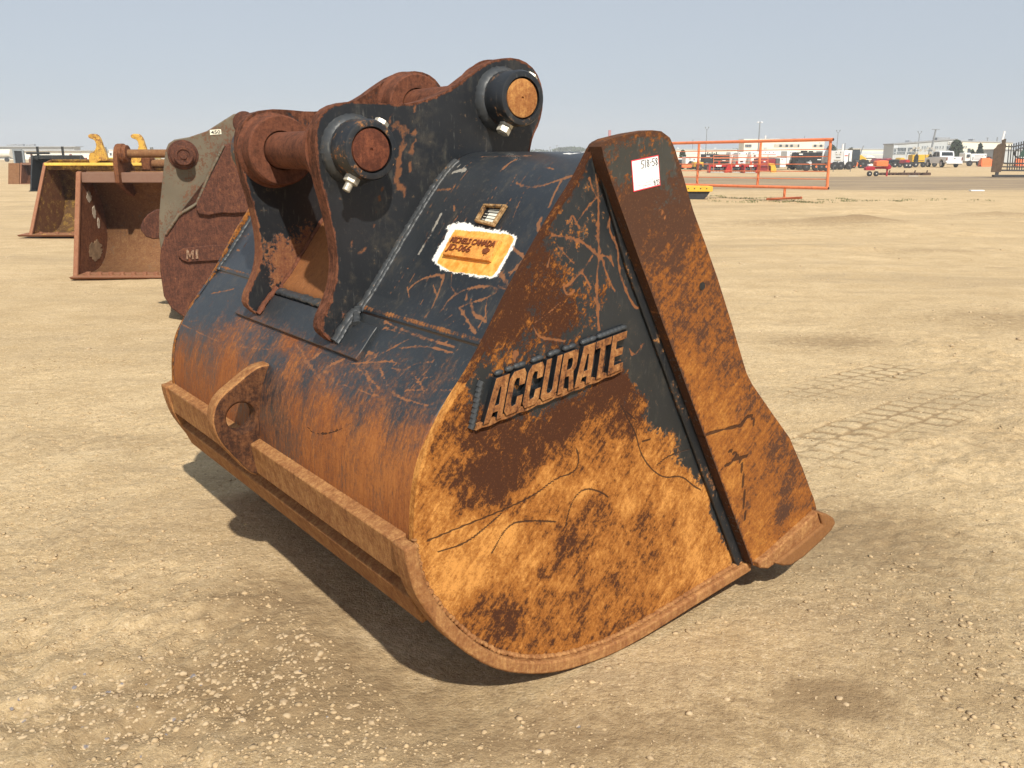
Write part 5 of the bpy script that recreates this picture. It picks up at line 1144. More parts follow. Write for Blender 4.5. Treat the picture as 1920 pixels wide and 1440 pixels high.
def tree(px, ytop, Y, wpx, label, cone=True, n=900, sz=.3, seed=1):
    b = at(px, 290, Y); t = empty('conifer' if cone else 'tree', (b.x, Y, 0), 0, label, 'tree', None)
    H = Z_at(ytop, Y); m = MB(); m.cyl((0, 0, 0), (0, 0, H*.9), .14, .03, 8)
    for k in range(7): a = k*2.4; z = H*(.2+.09*k); m.cyl((0, 0, z), (math.cos(a)*(H-z)*.25, math.sin(a)*(H-z)*.25, z+.3), .04, .01, 6)
    m.build('trunk', M_bark, t)
    rw = wpx/2*Y/1700; leafblob('crown', 0, 0, H*.06, rw, rw, H*.47, n, sz, M_lf2 if cone else M_lf, t, cone, seed)
tree(1280, 282.5, 150, 10, 'small round tree seen just right of the side cutter through the gate', False, 600, .25, 2)
tree(1792, 263.5, 180, 21, 'dense conifer between the grey office building and the white warehouse', False, 1500, .38, 3)
tree(1836, 270.5, 170, 17, 'pointed conifer in front of the white warehouse wall', True, 900, .35, 4)
tree(1558, 272.5, 230, 18, 'dark tree behind the right end of the orange gate', False, 600, .4, 5)
tree(1595, 277, 240, 8, 'small tree top above the last white container', False, 300, .35, 6)
tree(1822, 281, 172, 9, 'low shrub beside the pointed conifer', False, 250, .3, 7)
# white building behind the gate
t, rf, og = bldg('office_building', 'white flat-roofed building with window bands behind the orange gate', 1394, 1544, 262.5, 215, 25, M_cr, M_ww, ytop2=262)
for x0, x1, y0, y1, n in ((1396, 1408, 271, 275.5, 4),): win(t, og, x0, x1, y0, y1, n)
fpan(t, og, 1450, 1498, 270.3, 276, M_strip, 'window_band'); fpan(t, og, 1522, 1543, 271, 276, M_strip, 'window_band')
for x in (1460, 1471.5, 1480.5, 1494.5, 1524.5, 1535.5): 
    m = MB(); Yb = 215; m.bx(X_at(x, Yb)-og[0], X_at(x+(4.6 if x != 1494.5 else 2.6), Yb)-og[0], -.12, -.061, Z_at(275.3, Yb), Z_at(271, Yb)); m.build('window', M_gl, t, smooth=False)
fpan(t, og, 1431, 1437, 276, 279.5, M_wg, 'vent'); fpan(t, og, 1534, 1537, 266.5, 268.5, M_wg, 'wall_light')
for x0, x1, yt in ((1436, 1446, 259), (1466, 1475, 259.5), (1489, 1496, 259)):
    m = MB(); m.bx(X_at(x0, 215)-og[0], X_at(x1, 215)-og[0], 1, 3, Z_at(262.3, 215)+.36, Z_at(yt, 215)); m.build('roof_unit', M_hv, rf)
t, rf, og = bldg('warehouse', 'long low cream warehouse behind the gate, left of the white building', 1150, 1398, 281, 235, 20, M_cr, M_wg)
for x in (1273, 1315, 1343): m = MB(); xx = X_at(x, 235)-og[0]; m.cyl((xx, 2, Z_at(281, 235)+.36), (xx, 2, Z_at(277, 235)), .3, n=8); m.build('roof_vent', M_ww, rf)
fpan(t, og, 1270, 1320, 287, 289, M_wb, 'window_band')
# right buildings
t, rf, og = bldg('warehouse', 'long pale grey hall on the right horizon, left of the office building', 1570, 1676, 280.5, 240, 30, M_cr, M_wg)
fpan(t, og, 1606, 1675, 284, 289, M_wb, 'wall_band', .05); fpan(t, og, 1612, 1675, 290.5, 297, M_wg, 'wall_band', .05)
t, rf, og = bldg('office_building', 'grey office building with grouped dark windows and a rising roof line', 1674, 1791, 271.5, 190, 30, M_wg, M_hv, ytop2=262)
for x0, x1, y0, y1, n in ((1675, 1679, 279.5, 285, 2), (1675, 1679, 286, 289, 2), (1682, 1697.5, 277, 284, 6), (1681.5, 1696.5, 285.3, 288.6, 6), (1701.5, 1714, 276.8, 284, 5), (1700.5, 1713, 285.3, 293, 5), (1773.5, 1786, 273.8, 280.5, 5), (1749, 1764, 284.5, 290, 5)): win(t, og, x0, x1, y0, y1, n)
for x in (1727.5, 1732, 1736.5, 1752, 1755.5, 1760.5, 1766): win(t, og, x, x+1.6, 274, 278.3, 1)
fpan(t, og, 1674, 1681.5, 272.3, 277.5, M_wb, 'corner_panel', .1)
sg = fpan(t, og, 1775, 1788, 265.4, 270.6, M_ww, 'wall_sign', .2)
m = MB(); Yb = 190
for k, x in enumerate((1776, 1779.6, 1783.2)): m.bx(X_at(x, Yb)-og[0], X_at(x+2.6, Yb)-og[0], -.26, -.201, Z_at(270, Yb), Z_at(266, Yb))
m.build('sign_mark', M_hv, sg)
for x0, x1, x in ((1706, 1710, 0), (1758, 1782, 0)): m = MB(); m.bx(X_at(x0, 190)-og[0], X_at(x1, 190)-og[0], 1, 3, 4.0, Z_at(266.5 if x0 < 1720 else 260.5, 190)+.3); m.build('roof_unit', M_hv, rf)
t, rf, og = bldg('warehouse', 'white warehouse with a grey roof edge and a dark door behind the pickup', 1790, 1896, 265, 200, 40, M_cr, M_wr, ytop2=268)
fpan(t, og, 1813, 1818.5, 278.3, 288.5, M_gl, 'door'); fpan(t, og, 1802, 1808, 283, 292, M_wg, 'door_panel'); fpan(t, og, 1848, 1866, 281, 296, M_wg, 'loading_door')
for x in (1801, 1805, 1809): win(t, og, x, x+1.4, 273.5, 277.5, 1)
m = MB(); m.bx(X_at(1825, 200)-og[0], X_at(1828.5, 200)-og[0], 1, 3, 4, Z_at(260.5, 200)); m.build('roof_unit', M_hv, rf)
t, rf, og = bldg('shed', 'low grey building behind the iron gate at the right edge', 1868, 2050, 282, 170, 20, M_wg, M_wr)

# ================================================================== POLES
def pole(px, ytop, Y, r, label, head=None, mat=M_pole, lean=0, ybase=290, group=None, cat='light pole', name='light_pole'):
    b = at(px, 290, Y); H = Z_at(ytop, Y); t = empty(name, (b.x, Y, 0), 0, label, cat, group)
    m = MB(); m.cyl((0, 0, 0), (lean, 0, H), r*1.3, r*.8, 8); m.build('mast', mat, t); s = Y/1700
    if head == 'Y':
        for k in (-1, 1): m = MB(); m.cyl((lean, 0, H), (lean+k*3*s, 0, H+4*s), r*.6, n=6); m.box((lean+k*3*s, 0, H+5*s), (2*s, 1*s, 1.6*s)); m.build('lamp', M_pole, t)
    if head == 'W':
        for k in (-1, 1): m = MB(); m.lathe((lean+k*3.2*s, 0, H-1.2*s), (lean+k*3.2*s, 0, H+5*s), [(0, .5*s), (.6*s, 2.3*s), (1.6*s, 2.0*s), (2.2*s, .8*s)], 12); m.build('lamp', M_whm, t)
        m = MB(); m.cyl((lean-3.5*s, 0, H+.3*s), (lean+3.5*s, 0, H+.3*s), .3*s, n=6); m.build('cross_arm', M_pole, t)
    if head == 'T': m = MB(); m.bx(lean-6*s, lean+6*s, -.2, .2, H-.2*s, H+.7*s); m.build('cross_arm', M_pole, t)
    if head == 't': m = MB(); m.bx(lean-2*s, lean+2*s, -.2, .2, H-1*s, H-.3*s); m.build('cross_arm', M_pole, t)
    return t
pole(1421, 229, 150, .10, 'tallest light pole with two white lamps above the orange gate', 'W')
pole(1323, 244, 220, .10, 'thin light pole with a forked head above the left end of the gate', 'Y')
pole(1298, 262, 330, .10, 'faint utility pole just right of the side cutter', 't')
pole(1568, 250, 220, .10, 'light pole with a forked head right of the gate end', 'Y')
pole(1720, 252, 190, .10, 'light pole with a forked head left of the T-headed pole', 'Y')
pole(1742, 243, 140, .15, 'leaning pole with a flat T head above the yellow light towers', 'T', lean=.6)
pole(1031, 275, 420, .12, 'left of the two tiny utility poles beside the distant wood', 't')
pole(1044, 272, 420, .12, 'right of the two tiny utility poles beside the distant wood', 't')
pole(1118, 266, 420, .13, 'tiny utility pole just left of the side cutter top', 't')
pole(1609, 273, 220, .16, 'leaning grey pole above the yellow loader', None, lean=1.1)
pole(1848, 258, 230, .12, 'utility pole in front of the white warehouse', 't')
pole(1866, 257, 230, .16, 'dark pole left of the white flagpole', None); pole(1879, 252, 230, .16, 'dark pole right of the white flagpole', 't')
pole(1871, 246, 200, .28, 'tall white tapering flagpole behind the iron gate post', None, M_whm, lean=.8, cat='flagpole', name='flagpole')
pole(1583, 268, 230, .14, 'thin dark pole beside the white stack right of the gate', None)
pole(1579, 270, 225, .30, 'white stack behind the white containers right of the gate', None, M_whm, cat='stack', name='vent_stack')
pole(1433, 254, 300, .3, 'small white stack above the white building', None, M_whm, cat='stack', name='vent_stack')
pole(1506, 255, 300, .12, 'thin aerial over the white building roof', None)
pole(1383, 279, 200, .12, 'short grey pole left of the white building', None)

# ================================================================== YARD EQUIPMENT BEHIND THE GATE
M_white = plain('white_enamel', (.80, .80, .78), .4, .05, 2); M_blackc = plain('black_enamel', (.010, .012, .014), .6, .2, 2); M_red = plain('machine_red', (.45, .022, .02), .4, .15, 1.5, dirt=(.35, .03, .02)); M_dred = plain('dark_red_tank', (.26, .03, .035), .4, .15, 1)
M_blue = plain('pale_blue_panel', (.62, .72, .78), .4, .05, 1); M_tyre = plain('tyre_rubber', (.025, .025, .026), .85, .2, 3); M_hub = plain('white_hub', (.55, .55, .53), .5); M_orp = plain('safety_orange', (.85, .20, .06), .55, .15, 1); M_lg = plain('light_grey_panel', (.55, .56, .56), .5, .08, 1)
M_dg = plain('dark_grey_metal', (.10, .105, .11), .6, .2, 1); M_tape = plain('reflector_red', (.55, .06, .05), .5)
def wheel(t, x, y, r, wd=.3, hub=M_dg, n=18):
    m = MB(); m.lathe((x, y-wd/2, r), (x, y+wd, r), [(0, r*.62), (.01, r*.9), (.04, r), (wd-.04, r), (wd, r*.9)], n); o = m.build('wheel', M_tyre, t, ang=30)
    m = MB(); m.lathe((x, y-wd/2-.004, r), (x, y+wd, r), [(0, r*.20), (.02, r*.44), (.05, r*.46)], n); m.build('hub', hub, o, ang=30)
def yardbox(px0, px1, y0, y1, Y, name, label, cat, mat, depth=2.2, wheels=(), wr=.42, group=None, chassis=True, details=()):
    X0, X1 = X_at(px0, Y), X_at(px1, Y); Z0, Z1 = Z_at(y1, Y), Z_at(y0, Y); cx = (X0+X1)/2
    t = empty(name, (cx, Y, 0), 0, label, cat, group)
    m = MB(); m.bx(X0-cx, X1-cx, 0, depth, max(.02, Z0), Z1); m.build('body', mat, t, bev=.04)
    if Z0 > .35 and chassis:
        m = MB(); m.bx(X0-cx+.05, X1-cx-.05, .12, .3, Z0-.22, Z0-.01); m.bx(X0-cx+.05, X1-cx-.05, depth-.3, depth-.12, Z0-.22, Z0-.01)
        for k in range(5): xx = X0-cx+.2+(X1-X0-.4)*k/4; m.bx(xx-.05, xx+.05, .3, depth-.3, Z0-.2, Z0-.02)
        m.build('chassis', M_dg, t)
        for xx in (X0-cx+.25, X1-cx-.25): m = MB(); m.bx(xx-.06, xx+.06, .1, .22, 0, Z0-.22); m.build('support_leg', M_dg, t)
    for x in wheels: wheel(t, X_at(x, Y)-cx, .05, wr)
    for (dx0, dx1, dy0, dy1, mt, nm) in details:
        m = MB(); m.bx(X_at(dx0, Y)-cx, X_at(dx1, Y)-cx, -.05, .01, Z_at(dy1, Y), Z_at(dy0, Y)); m.build(nm, mt, t, smooth=False)
    return t, cx
GC = 'white containers parked in the yard'
yardbox(1262, 1284, 296, 310, 100, 'car', 'maroon and white parked vehicle, first thing right of the side cutter', 'vehicle', M_dred, wheels=(1268, 1280), details=((1264, 1284, 296.5, 299, M_white, 'stripe'), (1270, 1283, 299.5, 303, M_gl, 'window')))
yardbox(1286, 1308, 294, 307.5, 97, 'equipment_trailer', 'small white box trailer with red roof edge, left of the leftmost gate upright', 'trailer', M_white, wheels=(1297,), details=((1286, 1308, 294, 294.8, M_tape, 'stripe'), (1292, 1296, 296.5, 298.5, M_lg, 'vent'), (1301, 1303, 298, 300, M_dg, 'latch'), (1293, 1296, 301.5, 303.5, M_dg, 'badge')))
yardbox(1280, 1298, 309, 314.5, 88, 'plastic_barrier', 'low orange barrier lying left of the yellow machine', 'barrier', M_orp, depth=.5)
t, cx = yardbox(1303, 1320, 304, 313, 90, 'generator', 'small yellow machine behind the leftmost gate upright', 'machine', M_yel, depth=1.5, wheels=(1312,), wr=.35, details=((1305, 1309, 306, 309, M_dg, 'grille'),))
t, cx = yardbox(1322, 1348, 289, 307, 95, 'frac_tank', 'black tank container with flat top, left of the white hazard boxes', 'container', M_blackc, wheels=(1326,), wr=.6, details=((1324, 1331, 292, 293.6, M_white, 'label'), (1333, 1334, 296, 297.5, M_lg, 'label')))
for k in range(6): m = MB(); xx = X_at(1325+k*4, 95)-cx; m.cyl((xx, .5, Z_at(289, 95)), (xx, .5, Z_at(286.5-(k % 2)*1.5, 95)), .06, n=6); m.build('roof_fitting', M_blackc, t)
t, cx = yardbox(1349, 1368, 289.5, 306, 97, 'frac_tank', 'black ribbed tank container with a white tag, behind the small pipe panel', 'container', M_blackc, details=((1355, 1361, 300.5, 302.3, M_white, 'label'), (1352, 1366, 293, 293.6, M_dg, 'rib'), (1352, 1366, 296, 296.6, M_dg, 'rib'), (1352, 1366, 299, 299.6, M_dg, 'rib')))
yardbox(1370, 1384, 285, 308, 101, 'cargo_container', 'white container directly right of the black tanks', 'container', M_white, group=GC, details=((1372, 1378, 287.5, 289, M_lg, 'label'), (1373, 1374, 303, 307, M_tape, 'latch')))
yardbox(1384.5, 1407, 285.5, 309, 99, 'cargo_container', 'white container with a pale blue panel and red hazard diamond', 'container', M_white, group=GC, details=((1385, 1397.5, 298, 306.5, M_blue, 'blue_panel'), (1388, 1394, 302, 304.3, M_dg, 'lettering'), (1399, 1406, 301, 303.5, M_strip, 'placard'), (1386, 1388, 287, 288.5, M_dg, 'latch'), (1399, 1400.3, 287, 289, M_dg, 'latch')))
yardbox(1407.5, 1424, 284.5, 309, 98, 'cargo_container', 'white container with black diamond placards left of the maroon tank', 'container', M_white, group=GC, details=((1411, 1415, 286, 287.5, M_lg, 'label'), (1413.5, 1417, 291, 293.5, M_dg, 'placard'), (1411, 1415, 301.5, 305.5, M_dg, 'placard'), (1419, 1421, 298, 300.5, M_dg, 'placard'), (1418, 1421, 305.5, 308, M_dg, 'placard')))
t, cx = yardbox(1425, 1455, 297.5, 314, 88, 'fuel_tank', 'maroon skid tank with a white mark behind the middle gate upright', 'tank', M_dred, details=((1432.5, 1436, 301.5, 304, M_white, 'mark'),)); m = MB(); m.bx(X_at(1428, 88)-cx, X_at(1455, 88)-cx, .2, 2, Z_at(297.4, 88), Z_at(296, 88)); m.build('tank_top', M_dg, t)
yardbox(1455.5, 1463, 297, 315, 89, 'steel_cabinet', 'dark grey cabinet wall right of the maroon tank', 'cabinet', M_dg, depth=2.6)
yardbox(1428, 1478, 282.5, 296, 108, 'cargo_container', 'white upper container row with dark latches above the maroon tank', 'container', M_white, group=GC, details=((1434, 1435.2, 284.5, 286.5, M_dg, 'latch'), (1441.5, 1442.7, 284.5, 286.5, M_dg, 'latch'), (1450, 1451.2, 284.5, 286.5, M_dg, 'latch'), (1457, 1474, 291.5, 293, M_strip, 'lettering'), (1430, 1455, 289.5, 290.2, M_tape, 'stripe')))
yardbox(1463.5, 1475, 296.5, 314, 91, 'cargo_container', 'narrow white container right of the dark grey cabinet', 'container', M_white, group=GC, details=((1466, 1469, 298, 299, M_lg, 'label'),))
yardbox(1475.5, 1495, 283, 308, 96, 'cargo_container', 'white container with yellow grilles and a red sill, left of the big black tank', 'container', M_white, group=GC, wheels=(1488,), details=((1480.5, 1484.5, 299.5, 303, M_strip, 'grille'), (1487, 1491.5, 299.5, 303, M_strip, 'grille'), (1476, 1495, 306.5, 308, M_tape, 'sill'), (1481, 1485, 288.5, 291, M_lg, 'label'), (1488, 1492, 288.5, 291, M_lg, 'label'), (1482, 1483, 284.5, 286.5, M_dg, 'latch'), (1490, 1491, 284.5, 286.5, M_dg, 'latch')))
t, cx = yardbox(1496, 1541.5, 285.5, 307, 94, 'frac_tank', 'largest black tank trailer, just left of the last gate upright', 'trailer', M_blackc, wheels=(1501,), wr=.48, details=((1498, 1505, 288, 290.3, M_white, 'label'), (1533, 1540, 298.5, 300.2, M_white, 'label'), (1519, 1520.5, 301, 302.5, M_lg, 'label'), (1519, 1520.5, 304, 305.5, M_lg, 'label')))
for x0, x1, yt in ((1510, 1516, 282.5), (1525, 1527, 283)): m = MB(); m.bx(X_at(x0, 94)-cx, X_at(x1, 94)-cx, .4, 1.6, Z_at(285.4, 94), Z_at(yt, 94)); m.build('hatch', M_blackc, t)
t, cx = yardbox(1507, 1549, 309.5, 312.5, 89, 'trailer_chassis', 'dark trailer chassis with orange wheel rims under the big black tank', 'trailer', M_dg, chassis=False, depth=1.8)
for x in (1530, 1549): wheel(t, X_at(x, 89)-cx, -.25, .40, .28, M_orp)
for x in (1512, 1540): wheel(t, X_at(x, 89)-cx, -.25, .38, .28, M_dg)
m = MB(); m.bx(X_at(1514, 89)-cx, X_at(1522, 89)-cx, -.2, .3, .45, .85); m.build('toolbox', M_lg, t)
yardbox(1542.5, 1554, 282.5, 307, 97, 'cargo_container', 'white container seen just behind the last gate upright', 'container', M_white, group=GC, details=((1545, 1551, 291.5, 292.5, M_tape, 'lettering'), (1545, 1549, 299, 300, M_lg, 'label')))
yardbox(1558.5, 1582, 282.5, 307, 95, 'equipment_trailer', 'white box trailer with grey louvres just right of the orange gate', 'trailer', M_lg, wheels=(1566.5, 1578), wr=.40, details=((1567, 1568, 284.5, 286.5, M_dg, 'latch'), (1575.5, 1576.5, 284.5, 286.5, M_dg, 'latch'), (1567, 1571, 288.5, 290, M_strip, 'louvre'), (1573, 1577, 288.5, 290, M_strip, 'louvre'), (1568, 1576, 294.2, 295.6, M_dg, 'lettering'), (1565, 1577, 299, 301, M_strip, 'louvre'), (1558.5, 1582, 305.5, 307.5, M_dred, 'sill'), (1570, 1572.5, 302.5, 309, M_dg, 'jack')))
yardbox(1582.5, 1598.5, 282, 310, 95.5, 'cargo_container', 'tall white container with a dark vertical strap, last before the yellow loader', 'container', M_white, group=GC, wheels=(1594,), details=((1591, 1592.6, 287, 310, M_dg, 'strap'), (1597.6, 1598.5, 283, 310, M_dg, 'edge'), (1584, 1590, 291, 292.3, M_tape, 'lettering'), (1581, 1584, 302, 307, M_dg, 'jack')))
# red machines in front
def red_machine(px0, px1, Y, label, seed):
    r = random.Random(seed); X0, X1 = X_at(px0, Y), X_at(px1, Y); cx = (X0+X1)/2; h = (X1-X0)/2
    t = empty('snow_blower_attachment', (cx, Y, 0), 0, label, 'machine', 'red machines in a row')
    m = MB(); m.bx(-h, h*.6, .3, .9, .50, .66); m.bx(-h, h*.6, .85, .9, .1, .6); m.build('housing', M_red, t, bev=.02)
    m = MB(); m.prism([(h*.35, .0), (h*.95, .05), (h*1.0, .72), (h*.7, .80), (h*.55, .4)], -.05, .8); m.build('end_plate', M_red, t, bev=.02)
    m = MB(); m.prism([(-h, .0), (-h*.9, 0), (-h*.85, .6), (-h, .62)], 0, .8); m.build('end_plate', M_red, t)
    m = MB(); m.cyl((-h*.9, .4, .28), (h*.4, .4, .28), .10, n=10); m.build('auger', M_dg, t)
    for k in range(5): xx = -h*.8+k*h*.28; m = MB(); m.cyl((xx, .4, .28), (xx+.03, .4, .28), .22, n=12); m.build('flight', M_dg, t)
    m = MB(); m.bx(-h*.4, h*.1, -.02, .02, .52, .64); m.build('decal', M_white, t)
    m = MB(); m.bx(-h*.9, h*.3, -.25, 0, .03, .08); m.build('cutting_bar', M_lg, t)
    m = MB(); m.cyl((0, .6, .66), (0, .6, .95), .10, n=10); m.build('chute', M_red, t)
red_machine(1331, 1373, 80, 'leftmost red snow blower type machine behind the gate', 1); red_machine(1373, 1398, 80, 'middle red machine behind the gate', 2); red_machine(1397, 1428, 79, 'red machine directly left of the middle gate upright', 3)
t = empty('blade_attachment', (X_at(1440, 82), 82, 0), 0, 'yellow and dark blade attachment in front of the maroon tank', 'attachment')
m = MB(); m.prism([(.3, 0), (.75, 0), (.75, .30), (.55, .75), (.10, .80), (.05, .62), (.25, .55)], -.3, .2); m.build('side_plate', M_yel, t, bev=.02); m = MB(); m.bx(-.8, .3, 0, .4, .10, .50); m.bx(-.6, .2, -.1, .3, .5, .58); m.build('frame', M_dred, t, bev=.03)
# thin fence pickets right of the gate
for k, x in enumerate((1532, 1562, 1594, 1704)):
    p = gnd(x, 322 if x < 1600 else 314); m = MB(); m.cyl((0, 0, 0), (0, 0, .55 if x < 1600 else 1.0), .03, n=6); o = m.build('picket', M_dg, None); o.location = (p.x, p.y, 0)
    tag(o, ['thin dark stake under the last part of the gate', 'thin dark stake just right of the gate end', 'thin dark stake below the strapped white container', 'thin stake left of the yellow light towers'][k], 'stake')
# yellow wheel loader (partly behind)
b = at(1606, 300, 105); t = empty('wheel_loader', (b.x, 105, 0), 0, 'yellow wheel loader with dark cab right of the white containers', 'loader')
m = MB(); m.bx(-.5, .35, 0, 1.5, .9, 2.05); m.build('cab', M_gl, t, bev=.05); m = MB(); m.bx(-.55, .4, -.05, 1.55, 2.05, 2.15); m.build('cab_roof', M_strip, t); m = MB(); m.prism([(.35, .7), (1.1, .7), (1.1, 1.1), (.5, 1.45), (.35, 1.4)], 0, 1.4); m.build('hood', M_yel, t, bev=.03); m = MB(); m.bx(-.8, 1.0, 0, 1.3, .45, .9); m.build('frame', M_dg, t)
for x in (-.5, .7): wheel(t, x, -.1, .5)
b = gnd(1606, 315.5); t = empty('compact_roller', (b.x, b.y, 0), 0, 'small orange machine with an orange rimmed wheel beside the red log splitter', 'machine')
m = MB(); m.prism([(-.5, .2), (.1, .2), (.35, .45), (.1, .62), (-.5, .75)], 0, .8); m.build('body', M_orp, t, bev=.04); wheel(t, .38, -.05, .27, .25, M_orp); wheel(t, -.35, -.05, .2, .2, M_orp)
def clutter(px, y0, y1, Y, wpx, kind, label, cat, mat, mat2=M_dg):
    b = at(px, 300, Y); s = Y/1700; t = empty(kind, (b.x, Y, 0), 0, label, cat); h = wpx/2*s; Z1, Z0 = Z_at(y0, Y), max(.1, Z_at(y1, Y))
    m = MB(); m.prism([(-h, Z0+.25), (h, Z0+.25), (h*.9, Z1*.8), (h*.2, Z1), (-h*.6, Z1*.95), (-h, Z1*.7)], 0, 1.8); m.build('body', mat, t, bev=.05)
    m = MB(); m.bx(-h*1.15, h*1.15, .1, 1.7, Z0+.1, Z0+.25); m.build('frame', mat2, t)
    for x in (-h*.7, h*.7): wheel(t, x, -.05, .33, .25, M_lg)
    return t
clutter(1632, 291.5, 299, 150, 18, 'service_truck', 'white cab truck with a dark windscreen behind the red log splitter', 'truck', M_white)
clutter(1622, 300, 310, 110, 14, 'trailer', 'black flat trailer behind the small orange machine', 'trailer', M_blackc)
clutter(1650, 297, 308, 120, 16, 'farm_implement', 'red implement behind the orange tank of the log splitter', 'implement', M_dred)
clutter(1668, 296.5, 308, 118, 16, 'farm_implement', 'dark red implement with wheels in the middle of the yard', 'implement', M_dred)
clutter(1683, 299, 309, 112, 13, 'skid_steer', 'black compact machine left of the yellow loader in the yard', 'machine', M_blackc)
clutter(1693, 295.5, 305, 125, 11, 'dump_trailer', 'small yellow machine left of the white board', 'machine', M_yel)
clutter(1703, 299, 311, 105, 9, 'farm_implement', 'thin red implement beside the white board', 'implement', M_red)
t, cx = yardbox(1702, 1709.5, 289.5, 301, 122, 'sign_board', 'white board standing left of the yellow light towers', 'sign', M_white, depth=.2)
# light towers
def light_tower(px0, px1, px_m, Y, label):
    X0, X1 = X_at(px0, Y), X_at(px1, Y); cx = (X0+X1)/2; h = (X1-X0)/2; s = Y/1700; t = empty('light_tower', (cx, Y, 0), 0, label, 'light tower', 'yellow mobile light towers')
    m = MB(); m.prism([(-h, .62), (h, .62), (h, 1.30), (h*.85, 1.48), (-h*.9, 1.48), (-h, 1.42)], 0, 1.3); bo = m.build('body', M_yel, t, bev=.03); m = MB(); m.bx(-h*.85, h*.85, -.012, .0, .78, .84); m.build('seam', M_dg, bo)
    m = MB(); m.bx(-h*1.05, h*1.05, .1, 1.2, .42, .615); m.build('frame', M_dg, t)
    xm = X_at(px_m, Y)-cx; m = MB(); m.cyl((xm, .5, 1.0), (xm, .5, 2.35), .06, n=8); mo = m.build('mast', M_dg, t)
    m = MB(); m.cyl((xm-.55, .5, 1.95), (xm+.55, .5, 1.95), .035, n=6); m.cyl((xm-.4, .5, 2.25), (xm+.4, .5, 2.25), .03, n=6); m.build('cross_arm', M_dg, mo)
    for dx, z in ((-.55, 2.0), (-.25, 2.3), (.28, 2.28), (.55, 2.02), (.12, 1.75)):
        m = MB(); m.lathe((xm+dx, .42, z), (xm+dx, .2, z-.08), [(0, .06), (.05, .13), (.10, .17), (.12, .17)], 12); m.build('lamp', M_hub, t)
    wheel(t, -h*.45, -.12, .34, .22, M_lg); wheel(t, h*.75, -.12, .30, .22, M_dg)
    m = MB(); m.prism([(xm-.22, .5), (xm+.22, .5), (xm+.24, 1.3), (xm, 1.62), (xm-.24, 1.3)], -.14, -.02); m.build('control_box', M_blackc, t, bev=.03)
light_tower(1736, 1756, 1744.5, 117, 'right yellow light tower, partly behind the white pickup'); light_tower(1711.5, 1735, 1718.5, 112, 'left yellow light tower, in front of the grey office building')
# white pickup
pk = at(1788, 313, 110); PK = empty('pickup_truck', (pk.x, 110, 0), R(1.5), 'white crew cab pickup truck parked with its tailgate toward the camera', 'pickup truck')
M_pw = plain('white_car_paint', (.78, .79, .80), .25, .03, 1); M_cg = plain('tinted_window', (.02, .025, .03), .08, .1, 1); M_chr = plain('chrome_bumper', (.65, .66, .68), .2, .05, 1, metal=.7)
def car_prism(name, poly, hw, mat, parent=PK, bev=.04):   # poly in (y,z)
    m = MB(); m.prism(poly, -hw, hw, 'x'); return m.build(name, mat, parent, bev=bev)
body = [(0, .62), (0, 1.22), (1.72, 1.24), (1.74, 1.22), (4.0, 1.20), (5.55, 1.08), (5.75, .92), (5.78, .50), (5.05, .48), (4.95, .80), (4.70, .94), (4.35, .94), (4.10, .80), (4.0, .46), (1.72, .46), (1.62, .80), (1.38, .94), (1.0, .94), (.75, .80), (.66, .56), (.1, .58)]
car_prism('body', body, .98, M_pw, PK, .05)
cab = [(1.76, 1.21), (1.95, 1.82), (2.2, 1.90), (3.2, 1.90), (3.55, 1.82), (4.15, 1.2)]
car_prism('cab', cab, .86, M_pw, PK, .06)
m = MB(); m.add([(-.72, 1.795, 1.34), (.72, 1.795, 1.34), (.66, 1.93, 1.78), (-.66, 1.93, 1.78), (-.72, 1.825, 1.34), (.72, 1.825, 1.34), (.66, 1.96, 1.78), (-.66, 1.96, 1.78)], [(0, 1, 2, 3), (5, 4, 7, 6), (0, 3, 7, 4), (1, 5, 6, 2), (3, 2, 6, 7), (0, 4, 5, 1)]); m.build('rear_window', M_cg, PK, smooth=False)
for sx in (-1, 1):
    for pts in ([(2.05, 1.26), (2.13, 1.76), (2.75, 1.80), (2.75, 1.26)], [(2.85, 1.26), (2.85, 1.80), (3.35, 1.76), (3.85, 1.26)]):
        m = MB(); m.prism(pts, sx*.862, sx*.874, 'x'); m.build('side_window', M_cg, PK, smooth=False)
    m = MB(); m.box((sx*.90, -.005, 1.0), (.14, .03, .38)); m.build('tail_light', plain('tail_light_red', (.12, .012, .012), .3), PK, bev=.01)
    m = MB(); m.box((sx*1.08, 3.62, 1.30), (.16, .10, .22)); m.build('mirror', M_blackc, PK, bev=.02)
    for yy in (1.2, 4.53):
        m = MB(); m.lathe((sx*.98-sx*.26, yy, .40), (sx*1.2, yy, .40), [(0, .25), (.01, .38), (.04, .40), (.22, .40), (.26, .37)], 24); o = m.build('wheel', M_tyre, PK, ang=30)
        m = MB(); m.lathe((sx*.985, yy, .40), (sx*1.2, yy, .40), [(0, .25), (.008, .24), (.012, .06)], 16); m.build('rim', M_chr, o)
m = MB(); m.bx(-.80, .80, -.02, .0, .66, 1.18); tgp = m.build('tailgate', M_pw, PK, bev=.01); m = MB(); m.bx(-.12, .12, -.035, -.021, .98, 1.06); m.build('tailgate_handle', M_blackc, tgp)
m = MB(); m.bx(-.95, .95, -.16, -.0, .44, .60); bp_ = m.build('bumper', M_pw, PK, bev=.03); m = MB(); m.bx(-.18, .18, -.17, -.161, .47, .57); m.build('number_plate', M_white, bp_); m = MB(); m.bx(-.85, .85, -.155, -.01, .36, .435); m.build('bumper_step', M_blackc, bp_)
